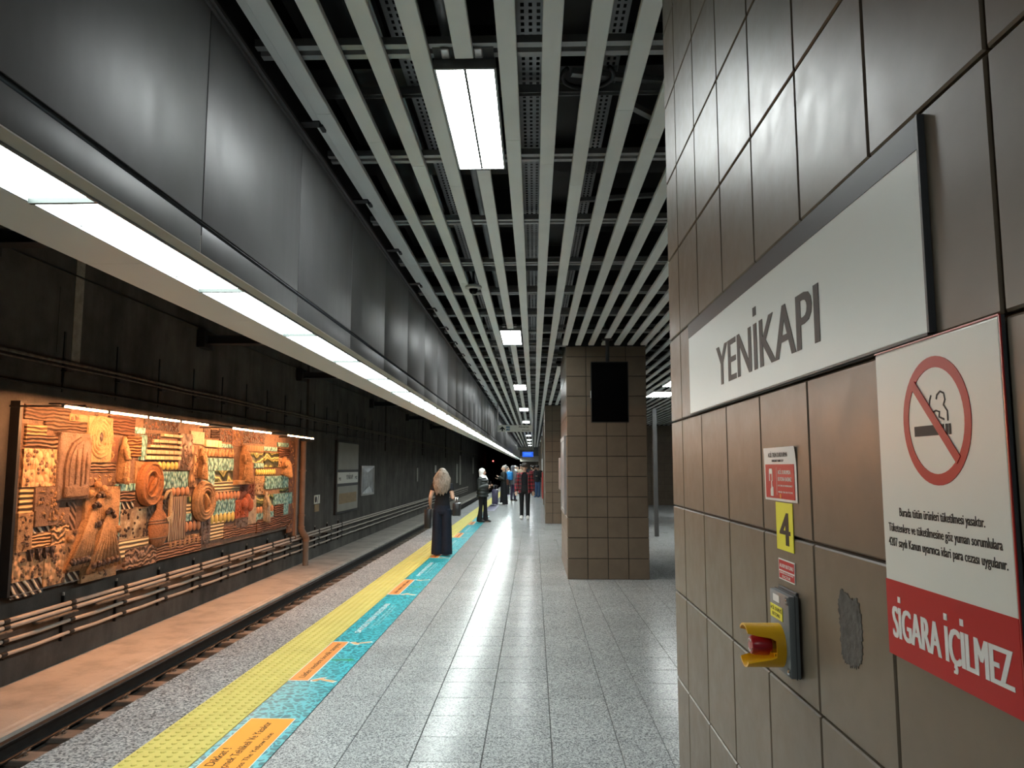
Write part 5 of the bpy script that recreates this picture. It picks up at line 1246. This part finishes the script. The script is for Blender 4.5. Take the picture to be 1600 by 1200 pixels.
    if hair == 'short':
        t.sphere((0, .014, 1.650), (.089, .110, .090), 16, 10); t.loft([(0, -.090, 1.668), (0, -.045, 1.704), (0, .035, 1.708), (0, .08, 1.685)], [(.055, .024), (.068, .028), (.068, .028), (.05, .025)], 12)
        t.loft([(-.072, .02, 1.62), (-.07, .03, 1.57)], [(.014, .03), (.008, .02)], 8); t.loft([(.072, .02, 1.62), (.07, .03, 1.57)], [(.014, .03), (.008, .02)], 8)
        t.loft([(0, .085, 1.60), (0, .075, 1.53)], [(.065, .03), (.05, .02)], 10)
    elif hair == 'long':
        random.seed(5)
        t.sphere((0, .028, 1.625), (.088, .102, .092), 16, 10)
        for k in range(34):
            a = R(-18+216*k/33); x0, y0 = .078*math.cos(a), .028+.085*math.sin(a); L = .40+.07*random.random()-(.10 if abs(math.cos(a)) > .85 else 0)
            ph = random.random()*6; pts = []
            for i in range(8):
                f = i/7; sp = 1+.85*min(1, f*2.2)-.25*max(0, f-.7)*2; pts.append((x0*sp+.012*math.sin(ph+f*13), max(y0, .03)*(1+.25*f)+.05*f+.010*math.cos(ph+f*11), 1.635-L*f))
            t.loft(pts, [.022, .027, .029, .030, .030, .028, .022, .008], 7)
    elif hair in ('hijab', 'hood'):
        t.sphere((0, .025, 1.605), (.098, .112, .108), 16, 12); t.loft([(0, .04, 1.58), (0, .03, 1.48), (0, .01, 1.40), (0, .0, 1.37)], [(.092, .085), (.090, .088), (.13, .11), (.15, .12)], 16)
        t.loft([(.01, -.075, 1.47), (.02, -.135, 1.36), (.03, -.155, 1.24), (.03, -.155, 1.16)], [(.055, .03), (.065, .03), (.06, .025), (.045, .02)], 12)
    elif hair == 'bun':
        t.sphere((0, .028, 1.632), (.083, .096, .085), 16, 10); t.sphere((0, .10, 1.70), (.045, .045, .045), 10, 8)
        for k in range(9): t.loft([(-.06+.015*k, .09, 1.62), (-.07+.0175*k, .10, 1.45), (-.06+.015*k, .10, 1.34)], [.02, .022, .01], 6)
    t.v = [hp(p) for p in t.v]
    me = remesh(t, min(voxel, .010), 1)
    if hair in ('hijab', 'hood'):
        # open the face: drop the cloth in front of it
        bb = bmesh.new(); bb.from_mesh(me); inv = HR.inverted()
        kill = [f for f in bb.faces if (lambda c: c.y < -.035 and (c.x/.062)**2+((c.z-1.572)/.082)**2 < 1)(inv @ (f.calc_center_median()-Vector((0, 0, 1.5)))+Vector((0, 0, 1.5)))]
        bmesh.ops.delete(bb, geom=kill, context='FACES'); bb.to_mesh(me); bb.free()
    fin('headscarf' if hair in ('hijab', 'hood') else 'hair', me, scarf if hair in ('hijab', 'hood') else hm)
    return root

def place_local(x, y, rz, p):
    c, s_ = math.cos(rz), math.sin(rz); return (x+p[0]*c-p[1]*s_, y+p[0]*s_+p[1]*c, p[2])
def rot_mb(m, x, y, rz):
    m.v = [place_local(x, y, rz, p) for p in m.v]; return m

# woman with long fair hair, seen from behind
W1 = (-1.725, 14.5, math.pi)
person('woman seen from behind with long wavy fair hair, black top and wide navy trousers', *W1, h=1.61, hair='long', hm=H_FAIR, top=K_TEE, hem=.97, sleeve=.35, bottom='wide', bm_=K_NAVY, female=True, voxel=.010,
       armL=[(.155, 0, 1.385), (.225, .06, 1.14), (.245, -.06, .95)], armR=[(-.155, 0, 1.385), (-.215, .05, 1.13), (-.225, -.17, 1.10)], face=True, grip=(.9, .9))
def handbag(label, x, y, rz, c, w, d, h_, strap, mat_, trim=None):
    """bag in the owner's coordinates: centre of its base c, strap height"""
    m0 = rot_mb(MB().cbox(c[0]-w/2, c[0]+w/2, c[1]-d/2, c[1]+d/2, c[2], c[2]+h_, .02), x, y, rz)
    t = thing('handbag', label, 'bag', place_local(x, y, rz, c))
    part('body', m0, mat_, t, 40)
    for o in (-.02, .02):
        part('strap', rot_mb(MB().loft([(c[0]+o, c[1]-d*.32, c[2]+h_-.01), (c[0]+o, c[1]-d*.28, c[2]+h_+strap*.7), (c[0]+o, c[1], c[2]+h_+strap), (c[0]+o, c[1]+d*.28, c[2]+h_+strap*.7), (c[0]+o, c[1]+d*.32, c[2]+h_-.01)], .008, 6), x, y, rz), trim or mat_, t, True)
    if trim: part('edging', rot_mb(MB().box(c[0]-w/2-.002, c[0]+w/2+.002, c[1]-d/2-.003, c[1]+d/2+.003, c[2]-.002, c[2]+.012), x, y, rz), trim, t)
    return t
handbag('large black tote bag hanging from the long-haired woman\'s left hand', *W1, (.265, -.07, .50), .12, .30, .36, .07, K_LEATHER)
handbag('black handbag with pale edging on the long-haired woman\'s right forearm', *W1, (-.265, -.10, .72), .14, .26, .25, .10, K_LEATHER, M_FRAME)
# woman with white headscarf
W2 = (-1.545, 23.2, R(62))
person('woman in a white headscarf and black puffer jacket with folded arms', *W2, h=1.60, hair='hijab', scarf=K_WHITE, top=K_PUFF, puff=True, hem=.80, bottom='flare', bm_=K_BLACK, female=True, voxel=.011,
       armL=[(.165, 0, 1.36), (.225, .02, 1.09), (.02, -.215, 1.10)], armR=[(-.165, 0, 1.36), (-.225, .0, 1.10), (-.02, -.235, 1.16)], head_yaw=R(14), stride=.05, grip=(.8, .8))
ph = solo('phone', rot_mb(MB().cbox(-.04, .035, -.29, -.28, 1.17*.94, 1.30*.94, .004), *W2), K_LEATHER, 'dark phone held by the woman in the white headscarf', 'phone')
# man in plaid
MN = (-.295, 24.35, 0.0)
person('man walking in an open red plaid jacket, black trousers and white sneakers', *MN, h=1.745, hair='short', hm=H_BROWN, top=K_TEE, hem=.86, bottom='trousers', bm_=K_BLACK, shoe=K_SHOEW, jacket=M_PLAID, stride=.07, voxel=.010, head_tilt=R(14),
       armL=[(.18, 0, 1.385), (.245, .03, 1.11), (.255, -.03, .86)], armR=[(-.18, 0, 1.385), (-.245, .03, 1.11), (-.255, -.05, .86)])
# woman with suitcase
W3 = (-1.33, 33.8, R(-70))
person('woman in a long black dress and dark coat standing behind a suitcase', *W3, h=1.70, hair='bun', hm=H_GREYB, top=K_OLIVE, topr=.015, hem=.80, bottom='skirt', bm_=K_BLACK, shoe=K_SHOEW, female=True, voxel=.014,
       armL=[(.165, 0, 1.37), (.20, -.05, 1.10), (.05, -.24, 1.22)], armR=[(-.165, 0, 1.37), (-.22, -.02, 1.10), (-.08, -.26, 1.14)])
handbag('brown shoulder bag of the woman in the long black dress', *W3, (-.20, .14, .86), .12, .28, .24, .30, K_BROWNL)
sc = thing('suitcase', 'dark violet hard-shell suitcase with a raised handle', 'suitcase', (-1.68, 33.7, 0))
part('shell', MB().cbox(-1.83, -1.57, 33.55, 33.85, .05, .68, .035), plain('violet_shell', (.045, .04, .085), .35), sc, 40)
for x in (-1.78, -1.70, -1.62): part('rib', MB().cbox(x-.012, x+.012, 33.542, 33.56, .10, .64, .004), plain('violet_rib', (.07, .065, .12), .35), sc)
part('handle', MB().loft([(-1.76, 33.80, .66), (-1.76, 33.80, .86), (-1.64, 33.80, .86), (-1.64, 33.80, .66)], .011, 6), M_FRAME, sc, True)
for x in (-1.79, -1.61):
    for y in (33.59, 33.81): part('wheel', MB().lathe([(.024, -.01), (.026, 0), (.024, .01)], (x, y, .026), (1, 0, 0), 12), K_SHOEK, sc)
# person with the blue pack
P4 = (-1.02, 37.6, R(150))
person('person in a grey hooded top carrying a bright blue backpack', *P4, h=1.72, hair='hood', scarf=K_GREY, top=K_GREY, topr=.02, hem=.78, bottom='trousers', bm_=K_VIOLET, voxel=.016, face=False)
bp = thing('backpack', 'bright blue backpack on the person in grey', 'backpack', place_local(*P4, (.06, .20, 1.05)))
part('pack', rot_mb(MB().cbox(-.10, .22, .13, .29, 1.02, 1.42, .05), *P4), K_BLUE, bp, 40); part('pocket', rot_mb(MB().cbox(-.05, .17, .28, .33, 1.06, 1.24, .02), *P4), K_BLUE, bp, 40)
for q in (-.04, .16): part('strap', rot_mb(MB().loft([(q, .14, 1.40), (q, .03, 1.46), (q, -.12, 1.36), (q, -.12, 1.18)], .015, 6), *P4), K_NAVY, bp, True)
# passengers farther along
person('person in a black jacket and blue jeans looking down by the columns', .215, 42.5, R(-35), h=1.72, hair='short', hm=H_BLACK, top=K_BLACK, topr=.03, hem=.82, bottom='jeans', bm_=K_JEAN, shoe=K_JEAN, voxel=.018,
       armL=[(.18, 0, 1.385), (.24, .0, 1.12), (.10, -.22, 1.14)], head_tilt=R(18), grip=(.7, .5))
CROWD = [(-.02, 44.6, 170, 1.70, 'short', H_BROWN, K_MAROON, 'trousers', K_BLACK, None, 'person in a maroon top beside the person in blue jeans'),
         (-1.62, 46.5, 80, 1.66, 'long', H_BROWN, K_BLACK, 'skirt', K_BLACK, None, 'long-haired person in black at the platform edge behind the suitcase'),
         (-1.18, 48.5, 20, 1.74, 'hood', None, K_BEIGE, 'jeans', K_JEAN, K_WHITE, 'person in a beige coat and white scarf in the crowd'),
         (-.78, 47.0, -20, 1.78, 'short', H_BLACK, K_BEIGE, 'trousers', K_OLIVE, None, 'tall person in beige in the crowd behind the plaid jacket'),
         (-1.75, 50.5, 10, 1.68, 'long', H_FAIR, K_WHITE, 'jeans', K_JEAN, None, 'fair-haired person in white in the crowd'),
         (-.15, 52.0, 200, 1.75, 'short', H_BROWN, K_OLIVE, 'trousers', K_BLACK, None, 'person in olive in the crowd near the columns'),
         (-1.45, 53.5, 60, 1.72, 'bun', H_BLACK, K_GREY, 'trousers', K_BLACK, None, 'person in grey at the platform edge in the crowd'),
         (-.95, 56.0, 0, 1.70, 'hood', None, K_MAROON, 'skirt', K_BLACK, K_GREY, 'person in a grey headscarf and maroon coat in the crowd'),
         (-.58, 58.5, 15, 1.80, 'short', H_BLACK, K_NAVY, 'trousers', K_BLACK, None, 'tall person in navy at the back of the crowd'),
         (.10, 56.5, -10, 1.73, 'short', H_BROWN, K_BLACK, 'jeans', K_JEAN, None, 'person in black and jeans near the far columns'),
         (-1.30, 61.0, 40, 1.70, 'long', H_BROWN, K_WHITE, 'trousers', K_BLACK, None, 'person in white at the back of the crowd')]
for x, y, a, h, hr, hm_, tp, bt_, bmat, scf, lab in CROWD:
    person(lab, x, y, R(a), h=h, hair=hr, hm=hm_, top=tp, topr=.015, hem=.84, bottom=bt_, bm_=bmat, voxel=.022, scarf=scf, face=False)
bpy.data.scenes.remove(TMP)
